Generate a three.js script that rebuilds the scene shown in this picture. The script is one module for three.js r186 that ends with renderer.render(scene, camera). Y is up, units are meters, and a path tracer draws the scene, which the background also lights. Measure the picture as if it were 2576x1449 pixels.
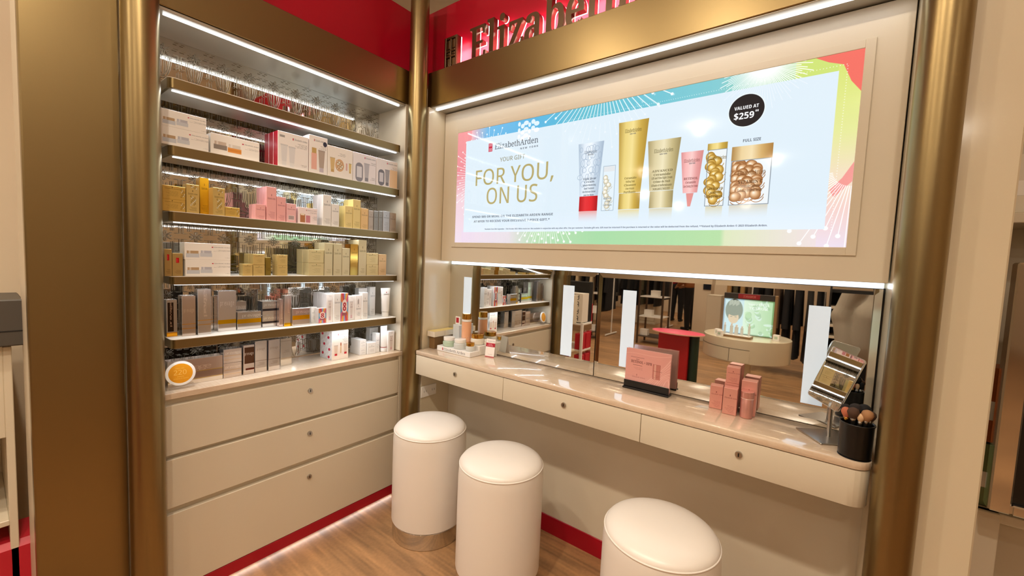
import * as THREE from 'three';
import { mergeGeometries, mergeVertices, toCreasedNormals } from 'three/addons/utils/BufferGeometryUtils.js';
import { RoundedBoxGeometry } from 'three/addons/geometries/RoundedBoxGeometry.js';
import { MarchingCubes } from 'three/addons/objects/MarchingCubes.js';
import { FontLoader } from 'three/addons/loaders/FontLoader.js';
import { TextGeometry } from 'three/addons/geometries/TextGeometry.js';
import { RectAreaLightUniformsLib } from 'three/addons/lights/RectAreaLightUniformsLib.js';

// ---------- camera, exposure, lights of the place ----------
const scene = new THREE.Scene();
scene.background = new THREE.Color(0x000000);
const camera = new THREE.PerspectiveCamera(69.8, 2576 / 1449, 0.02, 60);
camera.position.set(1.931, 1.415, 0);
camera.rotation.set(-0.06834, 0.64909, 0.0432, 'YXZ');
const renderer = new THREE.WebGLRenderer({ antialias: true });
renderer.toneMapping = THREE.LinearToneMapping;
renderer.toneMappingExposure = 1.05;
renderer.shadowMap.enabled = true;
RectAreaLightUniformsLib.init();
const LED = 0xeaf3ff, WARM = 0xfff0dc;
const STRIP = 27, SPOT = 4.9;            // brightness of the strip lights and of one ceiling downlight
const CEIL = 3.1;
// ceiling downlights: [x, z, strength]
const DOWN = [[0.35, 0.13, 1], [1.25, 0.13, 1], [2.15, 0.13, 1], [-1.2, 1.6, .8], [0.6, 1.9, .9], [2.3, 1.9, .9], [3.9, 0.6, .45], [3.6, -1.0, .2],
  [-2.6, 3.6, .7], [-0.8, 3.9, .7], [1.2, 3.9, .6], [3.0, 3.6, .6], [-1.6, 6.2, .8], [0.4, 6.4, .7], [2.4, 6.2, .6], [-1.4, 8.3, .9], [0.2, 8.4, .9], [-1.3, -0.2, .8]];

// ---------- helpers ----------
let seed = 7; const rnd = () => (seed = (seed * 16807) % 2147483647) / 2147483647;
const names = {};
function num(n) { names[n] = (names[n] ?? -1) + 1; return names[n] ? n + '_' + String(names[n]).padStart(3, '0') : n; }
const V = (x, y, z) => new THREE.Vector3(x, y, z);
function shad(m) { m.castShadow = m.receiveShadow = true; return m; }
function mesh(name, geo, mat, parent) { const m = shad(new THREE.Mesh(geo, mat)); m.name = parent ? name : num(name); (parent || scene).add(m); return m; }
function tag(o, label, category, group) { o.userData.label = label; if (category) o.userData.category = category; if (group) o.userData.group = group; return o; }
function thing(name, label, category, pos = [0, 0, 0], ry = 0, group) { const g = new THREE.Group(); g.name = num(name); g.position.set(...pos); g.rotation.y = ry; scene.add(g); return tag(g, label, category, group); }
function struct(name, geo, mat, label) { const m = mesh(name, geo, mat); m.userData.kind = 'structure'; if (label) m.userData.label = label; return m; }
// box with chamfered edges, centred; face uv in metres or in an atlas cell (front +z)
function cbox(w, h, d, c = 0.0015, F, S) {
  const H = [w / 2, h / 2, d / 2], P = [], U = []; c = Math.min(c, w / 3, h / 3, d / 3);
  const v = (a, s) => [0, 1, 2].map(i => s[i] * (i === a ? H[i] : H[i] - c));
  const uv = (p, n) => {
    const a = Math.abs(n[0]) > .8 ? 0 : Math.abs(n[1]) > .8 ? 1 : 2;
    if (F && a === 2 && n[2] > 0) return [F[0] + (F[2] - F[0]) * (p[0] / w + .5), F[1] + (F[3] - F[1]) * (p[1] / h + .5)];
    if (S) return [S[0] + (S[2] - S[0]) * ((a === 0 ? p[2] / d : p[0] / w) + .5), S[1] + (S[3] - S[1]) * ((a === 1 ? p[2] / d : p[1] / h) + .5)];
    return a === 0 ? [p[2], p[1]] : a === 1 ? [p[0], p[2]] : [p[0], p[1]];
  };
  const tri = (a, b, e) => {
    let n = [(b[1] - a[1]) * (e[2] - a[2]) - (b[2] - a[2]) * (e[1] - a[1]), (b[2] - a[2]) * (e[0] - a[0]) - (b[0] - a[0]) * (e[2] - a[2]), (b[0] - a[0]) * (e[1] - a[1]) - (b[1] - a[1]) * (e[0] - a[0])];
    if (n[0] * (a[0] + b[0] + e[0]) + n[1] * (a[1] + b[1] + e[1]) + n[2] * (a[2] + b[2] + e[2]) < 0) { [b, e] = [e, b]; n = n.map(q => -q); }
    const l = Math.hypot(...n) || 1; n = n.map(q => q / l);
    for (const q of [a, b, e]) { P.push(...q); U.push(...uv(q, n)); }
  };
  const quad = (a, b, e, f) => { tri(a, b, e); tri(a, e, f); };
  for (let a = 0; a < 3; a++) {
    const i = (a + 1) % 3, j = (a + 2) % 3, S4 = (s, si, sj) => { const r = []; r[a] = s; r[i] = si; r[j] = sj; return r; };
    for (const s of [-1, 1]) quad(v(a, S4(s, -1, -1)), v(a, S4(s, 1, -1)), v(a, S4(s, 1, 1)), v(a, S4(s, -1, 1)));
    for (const si of [-1, 1]) for (const sj of [-1, 1]) quad(v(i, S4(-1, si, sj)), v(i, S4(1, si, sj)), v(j, S4(1, si, sj)), v(j, S4(-1, si, sj)));
  }
  for (const x of [-1, 1]) for (const y of [-1, 1]) for (const z of [-1, 1]) tri(v(0, [x, y, z]), v(1, [x, y, z]), v(2, [x, y, z]));
  const g = new THREE.BufferGeometry();
  g.setAttribute('position', new THREE.Float32BufferAttribute(P, 3)); g.setAttribute('uv', new THREE.Float32BufferAttribute(U, 2));
  g.computeVertexNormals(); return g;
}
// box between two corners
function bb(x0, y0, z0, x1, y1, z1, c = 0.002) { return cbox(Math.abs(x1 - x0), Math.abs(y1 - y0), Math.abs(z1 - z0), c).translate((x0 + x1) / 2, (y0 + y1) / 2, (z0 + z1) / 2); }
function flat(g) { const q = g.index ? g.toNonIndexed() : g; for (const k of Object.keys(q.attributes)) if (!['position', 'normal', 'uv'].includes(k)) q.deleteAttribute(k); return q; }
const merge = (...gs) => mergeGeometries(gs.flat().map(flat));
const lathe = (pts, n = 32) => new THREE.LatheGeometry(pts.map(p => new THREE.Vector2(p[0], p[1])), n);
function cyl(r0, r1, h, n = 24) { return new THREE.CylinderGeometry(r1, r0, h, n).translate(0, h / 2, 0); }
function rod(a, b, r, n = 8, r2 = r) { const d = V(...b).sub(V(...a)); const g = new THREE.CylinderGeometry(r2, r, d.length(), n); g.applyQuaternion(new THREE.Quaternion().setFromUnitVectors(V(0, 1, 0), d.clone().normalize())); const m = V(...a).add(V(...b)).multiplyScalar(.5); return g.translate(m.x, m.y, m.z); }
// uv in metres from the dominant direction of each face
function uvm(g0, rot) { const g = flat(g0), p = g.attributes.position, n = g.attributes.normal, u = new Float32Array(p.count * 2);
  for (let i = 0; i < p.count; i++) { const ax = Math.abs(n.getX(i)), ay = Math.abs(n.getY(i)), az = Math.abs(n.getZ(i)); let a, b;
    if (ay > ax && ay > az) { a = p.getX(i); b = p.getZ(i); } else if (ax > az) { a = p.getZ(i); b = p.getY(i); } else { a = p.getX(i); b = p.getY(i); }
    u[2 * i] = rot ? b : a; u[2 * i + 1] = rot ? a : b; }
  g.setAttribute('uv', new THREE.BufferAttribute(u, 2)); return g; }
function canvas(w, h, f, srgb = true) { const c = document.createElement('canvas'); c.width = w; c.height = h; const x = c.getContext('2d'); f(x, w, h); const t = new THREE.CanvasTexture(c); if (srgb) t.colorSpace = THREE.SRGBColorSpace; t.wrapS = t.wrapT = THREE.RepeatWrapping; t.magFilter = THREE.LinearFilter; return t; }
function noiseTex(n, f, srgb = true) { const d = new Uint8Array(n * n * 4); for (let y = 0; y < n; y++) for (let x = 0; x < n; x++) { const c = f(x / n, y / n), i = 4 * (y * n + x); d[i] = c[0]; d[i + 1] = c[1]; d[i + 2] = c[2]; d[i + 3] = 255; } const t = new THREE.DataTexture(d, n, n); if (srgb) t.colorSpace = THREE.SRGBColorSpace; t.wrapS = t.wrapT = THREE.RepeatWrapping; t.magFilter = THREE.LinearFilter; t.minFilter = THREE.LinearMipmapLinearFilter; t.generateMipmaps = true; t.needsUpdate = true; return t; }
// tiling value noise
function vnoise(px, py) { const g = new Float32Array(px * py).map(() => rnd()); return (u, v) => { const x = u * px, y = v * py, i = Math.floor(x), j = Math.floor(y); let a = x - i, b = y - j; a = a * a * (3 - 2 * a); b = b * b * (3 - 2 * b); const q = (m, n) => g[((n % py + py) % py) * px + (m % px + px) % px]; return (q(i, j) * (1 - a) + q(i + 1, j) * a) * (1 - b) + (q(i, j + 1) * (1 - a) + q(i + 1, j + 1) * a) * b; }; }
const std = (o) => new THREE.MeshStandardMaterial(o), phy = (o) => new THREE.MeshPhysicalMaterial(o);

// ---------- materials ----------
const nA = vnoise(6, 40), nB = vnoise(12, 160), nC = vnoise(3, 8), nS = vnoise(512, 4), nS2 = vnoise(8, 256), nF = vnoise(200, 200);
const woodTex = noiseTex(1024, (u, v) => { const w = nA(u, v) * .4 + nB(u, v + .03 * nC(u, v)) * .35 + nC(u, v) * .25; const k = .66 + .5 * (w - .5) + .06 * (nF(u, v) - .5); return [Math.min(255, 180 * k + 48), Math.min(255, 137 * k + 36), Math.min(255, 92 * k + 25)]; });
const stoneTex = noiseTex(512, (u, v) => { const w = nS2(u, v) * .35 + nC(u, v) * .25 + nA(v, u) * .2 + nF(u, v) * .2; return [222 + 22 * (w - .5), 200 + 28 * (w - .5), 174 + 34 * (w - .5)]; });
const brushTex = noiseTex(512, (u, v) => { const k = 120 + 110 * (nS2(u, v) * .6 + nF(u, v) * .4 - .5); return [k, k, k]; }, false);
woodTex.repeat.set(.7, .55); stoneTex.repeat.set(1.2, 1.2); brushTex.repeat.set(1, 3);
const MT = {
  floor: std({ map: woodTex, roughness: .42 }),
  cream: std({ color: 0xd9ceb7, roughness: .38 }),
  creamGloss: phy({ color: 0xdacdb0, roughness: .3, clearcoat: .6, clearcoatRoughness: .12 }),
  wall: std({ color: 0xe0cfb4, roughness: .75 }),
  ceiling: std({ color: 0xefe4d4, roughness: .9 }),
  bronze: std({ color: 0x938059, metalness: 1, roughness: .34, roughnessMap: null, bumpMap: brushTex, bumpScale: .00006 }),
  bronzeDark: std({ color: 0x8d7a63, metalness: 1, roughness: .25 }),
  red: std({ color: 0xa8001f, roughness: .35 }),
  stone: phy({ map: stoneTex, roughness: .16, clearcoat: .7, clearcoatRoughness: .04 }),
  chrome: std({ color: 0xd9d6d0, metalness: 1, roughness: .08 }),
  steel: std({ color: 0xb9b6b0, metalness: 1, roughness: .28 }),
  mirror: std({ color: 0xe4e4e0, metalness: 1, roughness: .015 }),
  mirrorDim: std({ color: 0xdedbd4, metalness: 1, roughness: .03 }),
  fret: std({ color: 0x8f8470, metalness: .9, roughness: .32 }),
  vinyl: phy({ color: 0xf0e9df, roughness: .36, clearcoat: .25, clearcoatRoughness: .3 }),
  white: std({ color: 0xf2eee6, roughness: .4 }),
  whiteGloss: phy({ color: 0xf4f1ea, roughness: .25, clearcoat: .5 }),
  black: std({ color: 0x0c0b0b, roughness: .32 }),
  blackMatte: std({ color: 0x14120f, roughness: .8 }),
  grey: std({ color: 0x4a453e, roughness: .5 }),
  shelfTop: std({ color: 0xf0ece2, roughness: .4 }),
  shelfUnder: std({ color: 0xbdb8ac, metalness: .5, roughness: .3 }),
  glow: std({ color: 0xffffff, emissive: 0xf2f8ff, emissiveIntensity: 2.2, roughness: .5 }),
  glowMirror: std({ color: 0xdff0ff, emissive: 0xc8e6ff, emissiveIntensity: .25, roughness: .4 }),
  glowBand: std({ color: 0xe8f3ff, emissive: 0xe4f1ff, emissiveIntensity: 1.1, roughness: .5 }),
  glowWarm: std({ color: 0xfff0d8, emissive: 0xffd9a6, emissiveIntensity: 4, roughness: .5 }),
  acrylicLit: std({ color: 0xffffff, emissive: 0xf2f6ff, emissiveIntensity: 3.2, roughness: .4 }),
  clear: phy({ color: 0xffffff, transmission: 1, thickness: 0, roughness: .03, ior: 1.45 }),
  frosted: phy({ color: 0xf0f2ee, transmission: .35, thickness: 0, roughness: .45 }),
  goldCap: std({ color: 0xd6a74e, metalness: 1, roughness: .18 }),
  greenJar: phy({ color: 0xb9cdb4, roughness: .2, clearcoat: .6, clearcoatRoughness: .08 }),
  creamJar: phy({ color: 0xe9e2d2, roughness: .2, clearcoat: .6, clearcoatRoughness: .08 }),
  peachLiquid: phy({ color: 0xf0b48c, roughness: .12, clearcoat: .8, clearcoatRoughness: .04 }),
  pinkFoil: std({ color: 0xd79a8e, metalness: .55, roughness: .32 }),
  dark: std({ color: 0x2b241d, roughness: .6 }),
};
function areaStrip(parent, w, h, pos, rot, I, color = LED) { const l = new THREE.RectAreaLight(color, I, w, h); l.position.set(...pos); l.rotation.set(...rot); l.name = 'strip_light'; (parent || scene).add(l); return l; }

// ---------- store shell ----------
struct('floor', uvm(bb(-5, -.1, -2.3, 5.2, 0, 9.8, .001)), MT.floor, 'brown wood grain floor of the store');
struct('ceiling', bb(-5, CEIL, -2.3, 5.2, CEIL + .1, 9.8, .001), MT.ceiling, 'pale ceiling of the store');
struct('wall_back', bb(-5, 0, -2.3, 5.2, CEIL, -2.2, .001), MT.wall, 'cream wall behind the beauty bay');
struct('wall_far', bb(-5, 0, 9.7, 5.2, CEIL, 9.8, .001), MT.wall, 'far cream wall of the store');
struct('wall_left', bb(-5, 0, -2.2, -4.9, CEIL, 9.7, .001), MT.wall, 'cream side wall far left');
struct('wall_right', bb(5.1, 0, -2.2, 5.2, CEIL, 9.7, .001), MT.wall, 'cream side wall far right');
for (const [x, z, s] of DOWN) {
  const t = thing('ceiling_downlight', 'round recessed downlight in the store ceiling', 'downlight', [x, CEIL, z], 0, 'downlights in the store ceiling');
  mesh('trim_ring', lathe([[.052, -.001], [.075, -.001], [.078, -.006], [.07, -.012], [.052, -.008], [.052, -.001]], 28), MT.white, t);
  mesh('lamp_dome', lathe([[0, -.075], [.026, -.071], [.044, -.058], [.051, -.036], [.052, -.004], [0, -.003]], 24), MT.glowWarm, t);
  const p = new THREE.PointLight(WARM, SPOT * s * .3, 0, 2); p.name = 'downlight_glow'; p.position.set(0, -.045, 0); p.castShadow = true; p.shadow.radius = 1.5; t.add(p);
  const l = new THREE.SpotLight(WARM, SPOT * s * .85, 0, 1.05, .6, 2); l.name = 'downlight_beam'; l.position.set(0, -.082, 0); l.target.position.set(0, -3, 0); l.castShadow = true; l.shadow.radius = 2.4; t.add(l); t.add(l.target);
}

// ---------- bronze columns ----------
function column(x, z, label) { const t = thing('bronze_column', label, 'column', [x, 0, z]); mesh('shaft', uvm(new THREE.CylinderGeometry(.05, .05, 2.93, 48, 1).translate(0, 1.485, 0), true), MT.bronze, t); mesh('foot_ring', lathe([[.05, 0], [.053, 0], [.053, .018], [.0505, .022]], 40), MT.bronze, t); }
column(.06, -1.53, 'slim round bronze column in the corner between shelves and vanity');
column(.06, -.365, 'slim round bronze column at the near end of the lit shelves');
column(2.126, -1.53, 'slim round bronze column at the right end of the vanity');
{ const t = thing('bronze_pilaster', 'flat brushed bronze panel left of the near column', 'panel'); mesh('facing', uvm(bb(-.05, 0, -.322, .002, 2.95, -.103, .004), true), MT.bronze, t); mesh('core', bb(-.3, 0, -.398, -.052, 2.94, -.105), MT.cream, t); }
{ const t = thing('cream_pilaster', 'glossy cream panel right of the right column', 'panel'); mesh('facing', bb(2.17, 0, -1.62, 2.286, 2.95, -1.555, .004), MT.creamGloss, t); mesh('core', bb(2.17, 0, -1.9, 2.24, 2.94, -1.622), MT.cream, t); }

// ---------- left bay: lit display case over drawers ----------
{
  const t = thing('wall_display_case', 'lit wall case with mirrored fretwork back and bronze fascia', 'display case');
  mesh('side_panel', bb(-.27, .86, -1.52, -.004, 2.26, -1.50), MT.cream, t);
  mesh('side_panel', bb(-.27, .86, -.425, -.004, 2.26, -.405), MT.cream, t);
  mesh('back_mirror', bb(-.262, .86, -1.5, -.25, 2.25, -.425, .0005), MT.mirrorDim, t);
  mesh('soffit', bb(-.25, 2.243, -1.5, -.004, 2.255, -.425), MT.shelfUnder, t);
  mesh('fascia', uvm(bb(-.13, 2.256, -1.515, .002, 2.437, -.40, .003)), MT.bronze, t);
  tag(mesh('header_panel', bb(-.16, 2.44, -1.70, -.132, 2.845, -.40), MT.red, t), 'crimson header panel');
  mesh('led_strip', bb(-.034, 2.237, -1.47, -.022, 2.2425, -.445, .0005), MT.glow, t);
  areaStrip(t, 1.02, .011, [-.028, 2.2355, -.957], [-Math.PI / 2, 0, Math.PI / 2], STRIP);
  // fretwork: monogram lattice in front of the mirror
  const segs = [], seg = (a, b) => segs.push([a, b]);
  const poly = (pts) => { for (let i = 0; i + 1 < pts.length; i++) seg(pts[i], pts[i + 1]); };
  const arc = (cx, cy, rx, ry, a0, a1, n) => Array.from({ length: n + 1 }, (_, i) => { const a = a0 + (a1 - a0) * i / n; return [cx + rx * Math.cos(a), cy + ry * Math.sin(a)]; });
  for (const s of [1, -1]) {
    for (const [rx, ry] of [[.027, .088], [.02, .078]]) poly(arc(0, s * .022, rx, s * ry, 0.0, Math.PI, 9));
    for (const x of [-.0065, .0065]) poly([[x, s * .03], [x, s * .1]]);
    for (const q of [1, -1]) { poly([[q * .032, s * .012], [q * .0475, s * .012], [q * .0475, s * .062], [q * .034, s * .062]]); poly([[q * .0475, s * .037], [q * .036, s * .037]]); poly([[q * .0475, s * .074], [q * .0475, s * .118]]); poly([[q * .0475, s * .1], [q * .033, s * .1]]); poly([[q * .0475, s * .118], [q * .03, s * .118]]);
      poly([[q * .004, s * .124], [q * .0475, s * .108]]); }
    poly(arc(s * .0125, 0, .0085, .004, 0, 2 * Math.PI, 8)); poly(arc(0, s * .0125, .0035, .0085, 0, 2 * Math.PI, 8));
    for (const q of [1, -1]) poly([[s * .004, q * .004], [s * .02, q * .014]]);
  }
  const P = []; const w2 = .0009, dep = .003;
  for (let i = 0; i < 10; i++) for (let j = 0; j < 6; j++) {
    const cz = -1.437 + i * .105, cy = .958 + j * .2475;
    for (const [a, b] of segs) {
      const z0 = cz + a[0], y0 = cy + a[1], z1 = cz + b[0], y1 = cy + b[1];
      if (Math.max(y0, y1) > 2.242 || Math.min(y0, y1) < .862 || Math.min(z0, z1) < -1.498 || Math.max(z0, z1) > -.427) continue;
      const l = Math.hypot(z1 - z0, y1 - y0) || 1, nz = -(y1 - y0) / l * w2, ny = (z1 - z0) / l * w2, X = -.238, Xb = X - dep;
      const q = [[z0 + nz, y0 + ny], [z1 + nz, y1 + ny], [z1 - nz, y1 - ny], [z0 - nz, y0 - ny]];
      const f = (A, B, C, D) => P.push(...A, ...B, ...C, ...A, ...C, ...D);
      f(...[0, 3, 2, 1].map(k => [X, q[k][1], q[k][0]])); f(...[0, 1, 2, 3].map(k => [Xb, q[k][1], q[k][0]]));
      for (const [k, m] of [[0, 1], [2, 3]]) f([X, q[k][1], q[k][0]], [X, q[m][1], q[m][0]], [Xb, q[m][1], q[m][0]], [Xb, q[k][1], q[k][0]]);
    }
  }
  const g = new THREE.BufferGeometry(); g.setAttribute('position', new THREE.Float32BufferAttribute(P, 3)); g.computeVertexNormals();
  tag(mesh('fretwork', g, MT.fret, t), 'bronze monogram lattice before the mirror');
}
// shelves
const SH = [[2.020, .039, 'empty top shelf'], [1.780, .038, 'second shelf, holding large white gift boxes'], [1.540, .038, 'third shelf, holding gold, pink and white cartons'], [1.299, .032, 'fourth shelf, holding champagne gold cartons'], [1.060, .037, 'lowest shelf, holding silver foil cartons']];
for (const [y, th, what] of SH) {
  const t = thing('bronze_shelf', 'bronze edged display shelf with strip light, ' + what, 'shelf', [0, y, -.962], 0);
  const s = new THREE.Shape(); const a = .512, r = .018; // plan: x = depth axis, y = along
  s.moveTo(-.2, -a); s.lineTo(-r, -a); s.absarc(-r, -a + r, r, -Math.PI / 2, 0, false); s.lineTo(0, a - r); s.absarc(-r, a - r, r, 0, Math.PI / 2, false); s.lineTo(-.2, a); s.closePath();
  const ring = new THREE.ExtrudeGeometry(s, { depth: th - .004, bevelEnabled: false, curveSegments: 8 }).rotateX(-Math.PI / 2).translate(0, -th + .002, 0);
  mesh('edge_board', uvm(ring), MT.bronze, t);
  const inner = new THREE.ExtrudeGeometry(s, { depth: .002, bevelEnabled: false, curveSegments: 8 }).rotateX(-Math.PI / 2);
  mesh('top_panel', inner.clone().translate(0, -.002, 0), MT.shelfTop, t);
  mesh('under_panel', inner.clone().scale(.985, 1, .985).translate(-.001, -th, 0), MT.shelfUnder, t);
  mesh('led_strip', bb(-.032, -th - .003, -.495, -.02, -th + .0005, .495, .0004), MT.glow, t);
  areaStrip(t, .985, .011, [-.026, -th - .0045, 0], [-Math.PI / 2, 0, Math.PI / 2], STRIP);
}
{ const t = thing('stone_worktop', 'polished beige stone top over the three wide drawers', 'worktop'); mesh('slab', uvm(bb(-.25, .8335, -1.51, .004, .857, -.412, .002)), MT.stone, t); }
function lock(parent, x, y, z, ry) {
  const g = new THREE.Group(); g.name = 'lock'; g.position.set(x, y, z); g.rotation.y = ry; parent.add(g);
  mesh('barrel', new THREE.CylinderGeometry(.0105, .0115, .006, 24).rotateX(Math.PI / 2).translate(0, 0, .003), MT.steel, g); mesh('keyway', bb(-.002, -.006, .0055, .002, .006, .0066, .0002), MT.black, g);
}
{
  const t = thing('drawer_cabinet', 'cream cabinet of three wide drawers under the lit shelves', 'cabinet');
  mesh('carcass', bb(-.28, .02, -1.512, -.022, .833, -.40), MT.cream, t);
  mesh('end_stile', bb(-.022, .02, -1.512, 0, .833, -1.495), MT.cream, t);
  for (const [y0, y1] of [[.615, .809], [.405, .598], [.071, .381]]) {
    const d = new THREE.Group(); d.name = 'drawer'; t.add(d);
    mesh('front', bb(-.0215, y0, -1.493, 0, y1, -.405, .0025), MT.cream, d);
    lock(d, 0, y1 - .0625, -.975, Math.PI / 2);
  }
  tag(mesh('plinth', bb(-.012, .016, -1.51, -.001, .069, -.40, .001), MT.red, t), 'red plinth strip');
  mesh('led_strip', bb(-.040, .010, -1.48, -.028, .0155, -.42, .0004), MT.glow, t);
  areaStrip(t, 1.05, .011, [-.018, .0135, -.95], [0, 0, 0], STRIP * .3).lookAt(1, -.12, -.95);
}

// ---------- right bay: vanity ----------
struct('wall_vanity', bb(.08, 0, -1.9, 2.106, 2.95, -1.80, .001), MT.cream, 'cream back panel under and behind the vanity desk');
struct('baseboard_vanity', bb(.10, 0, -1.7995, 2.086, .092, -1.794, .001), MT.red, 'red skirting under the vanity');
{
  const t = thing('vanity_niche', 'cream lined niche with bronze fascia over the vanity', 'niche');
  mesh('side_panel', bb(.08, 0, -1.80, .10, 2.245, -1.578), MT.creamGloss, t);
  mesh('side_panel', bb(2.086, 0, -1.80, 2.106, 2.245, -1.578), MT.creamGloss, t);
  mesh('upper_panel', bb(.104, 1.392, -1.778, 2.082, 2.238, -1.70, .0015), MT.cream, t);
  mesh('soffit', bb(.1, 2.243, -1.79, 2.086, 2.247, -1.592), MT.shelfUnder, t);
  mesh('fascia', uvm(bb(.067, 2.248, -1.70, 2.118, 2.437, -1.59, .003)), MT.bronze, t);
  tag(mesh('header_panel', bb(-.13, 2.44, -1.74, 2.12, 2.85, -1.702), MT.red, t), 'crimson header panel');
  mesh('led_strip', bb(.11, 2.236, -1.632, 2.076, 2.2425, -1.617, .0005), MT.glow, t);
  areaStrip(t, 1.96, .013, [1.093, 2.235, -1.6245], [-Math.PI / 2, 0, 0], STRIP * .3);
  mesh('led_band', bb(.112, 1.373, -1.799, 2.08, 1.3915, -1.779, .001), MT.glowBand, t);
  areaStrip(t, 1.96, .016, [1.095, 1.383, -1.7775], [-.45, Math.PI, 0], STRIP * .3);
  mesh('mirror_batten', bb(.1, .88, -1.80, 2.086, 1.374, -1.794, .001), MT.dark, t);
  const o = new THREE.Group(); o.name = 'power_outlet'; t.add(o); mesh('plate', bb(.1, .587, -1.69, .108, .653, -1.573, .002), MT.white, o);
  for (const z of [-1.665, -1.602]) for (const s of [-1, 1]) mesh('socket_slot', bb(.1078, .615, z + s * .008 - .001, .1086, .627, z + s * .008 + .001, .0002), MT.dark, o);
}
function bevelPlate(w, h, b, th) { const s = new THREE.Shape(); s.moveTo(-w / 2 + b, -h / 2 + b); s.lineTo(w / 2 - b, -h / 2 + b); s.lineTo(w / 2 - b, h / 2 - b); s.lineTo(-w / 2 + b, h / 2 - b); s.closePath(); return new THREE.ExtrudeGeometry(s, { depth: .004, bevelEnabled: true, bevelSegments: 1, bevelSize: b, bevelThickness: th }); }
for (const [x0, x1, l1, l2, lab] of [[.096, 1.083, .25, .93, 'frameless vanity mirror with two lit bars, nearest the corner column'], [1.087, 2.08, 1.24, 1.921, 'frameless vanity mirror with two lit bars, behind the pink sign']]) {
  const t = thing('vanity_mirror', lab, 'mirror', [(x0 + x1) / 2, 1.1265, -1.7875]);
  mesh('glass', bevelPlate(x1 - x0, .489, .02, .0016).translate(0, 0, 0), MT.mirror, t);
  for (const l of [l1, l2]) { const lx = l - (x0 + x1) / 2; mesh('light_strip', bb(lx - .031, -.174, .0052, lx + .031, .1745, .0066, .0004), MT.glowMirror, t); areaStrip(t, .062, .348, [lx, 0, .008], [0, Math.PI, 0], 1.05, 0xb6e0ff); }
}
// desk
const deskPlan = (x0, x1, z0, z1, rl, rr, h, bev = .002) => { const s = new THREE.Shape(); const y0 = -z0, y1 = -z1; // front at smaller y
  s.moveTo(x0, y0); s.lineTo(x0, y1 + rl); s.absarc(x0 + rl, y1 + rl, rl, Math.PI, 1.5 * Math.PI, false); s.lineTo(x1 - rr, y1); s.absarc(x1 - rr, y1 + rr, rr, 1.5 * Math.PI, 2 * Math.PI, false); s.lineTo(x1, y0); s.closePath();
  return toCreasedNormals(new THREE.ExtrudeGeometry(s, { depth: h - 2 * bev, bevelEnabled: true, bevelSize: bev, bevelThickness: bev, bevelSegments: 2, bevelOffset: -bev, curveSegments: 12 }).rotateX(-Math.PI / 2).translate(0, bev, 0), .6); };
{ const t = thing('stone_desktop', 'polished beige stone top of the vanity desk', 'worktop', [0, .8575, 0]); mesh('slab', uvm(deskPlan(.113, 2.077, -1.783, -1.519, .006, .05, .0225, .003)), MT.stone, t); }
{
  const t = thing('vanity_desk', 'cream wall hung vanity desk with three locked drawers', 'desk', [0, .746, 0]);
  mesh('body', bb(.12, .001, -1.79, 2.03, .108, -1.545), MT.cream, t);
  for (const [x0, x1, rl, rr] of [[.114, .7475, .006, .001], [.7505, 1.4135, .001, .001], [1.4165, 2.074, .001, .05]]) {
    const d = new THREE.Group(); d.name = 'drawer'; t.add(d);
    mesh('front', x1 > 2 ? deskPlan(x0, x1, -1.60, -1.52, rl, rr, .1085) : deskPlan(x0, x1, -1.544, -1.52, rl, rr, .1085), MT.cream, d);
    lock(d, (x0 + x1) / 2, .061, -1.52, 0);
  }
}

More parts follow.
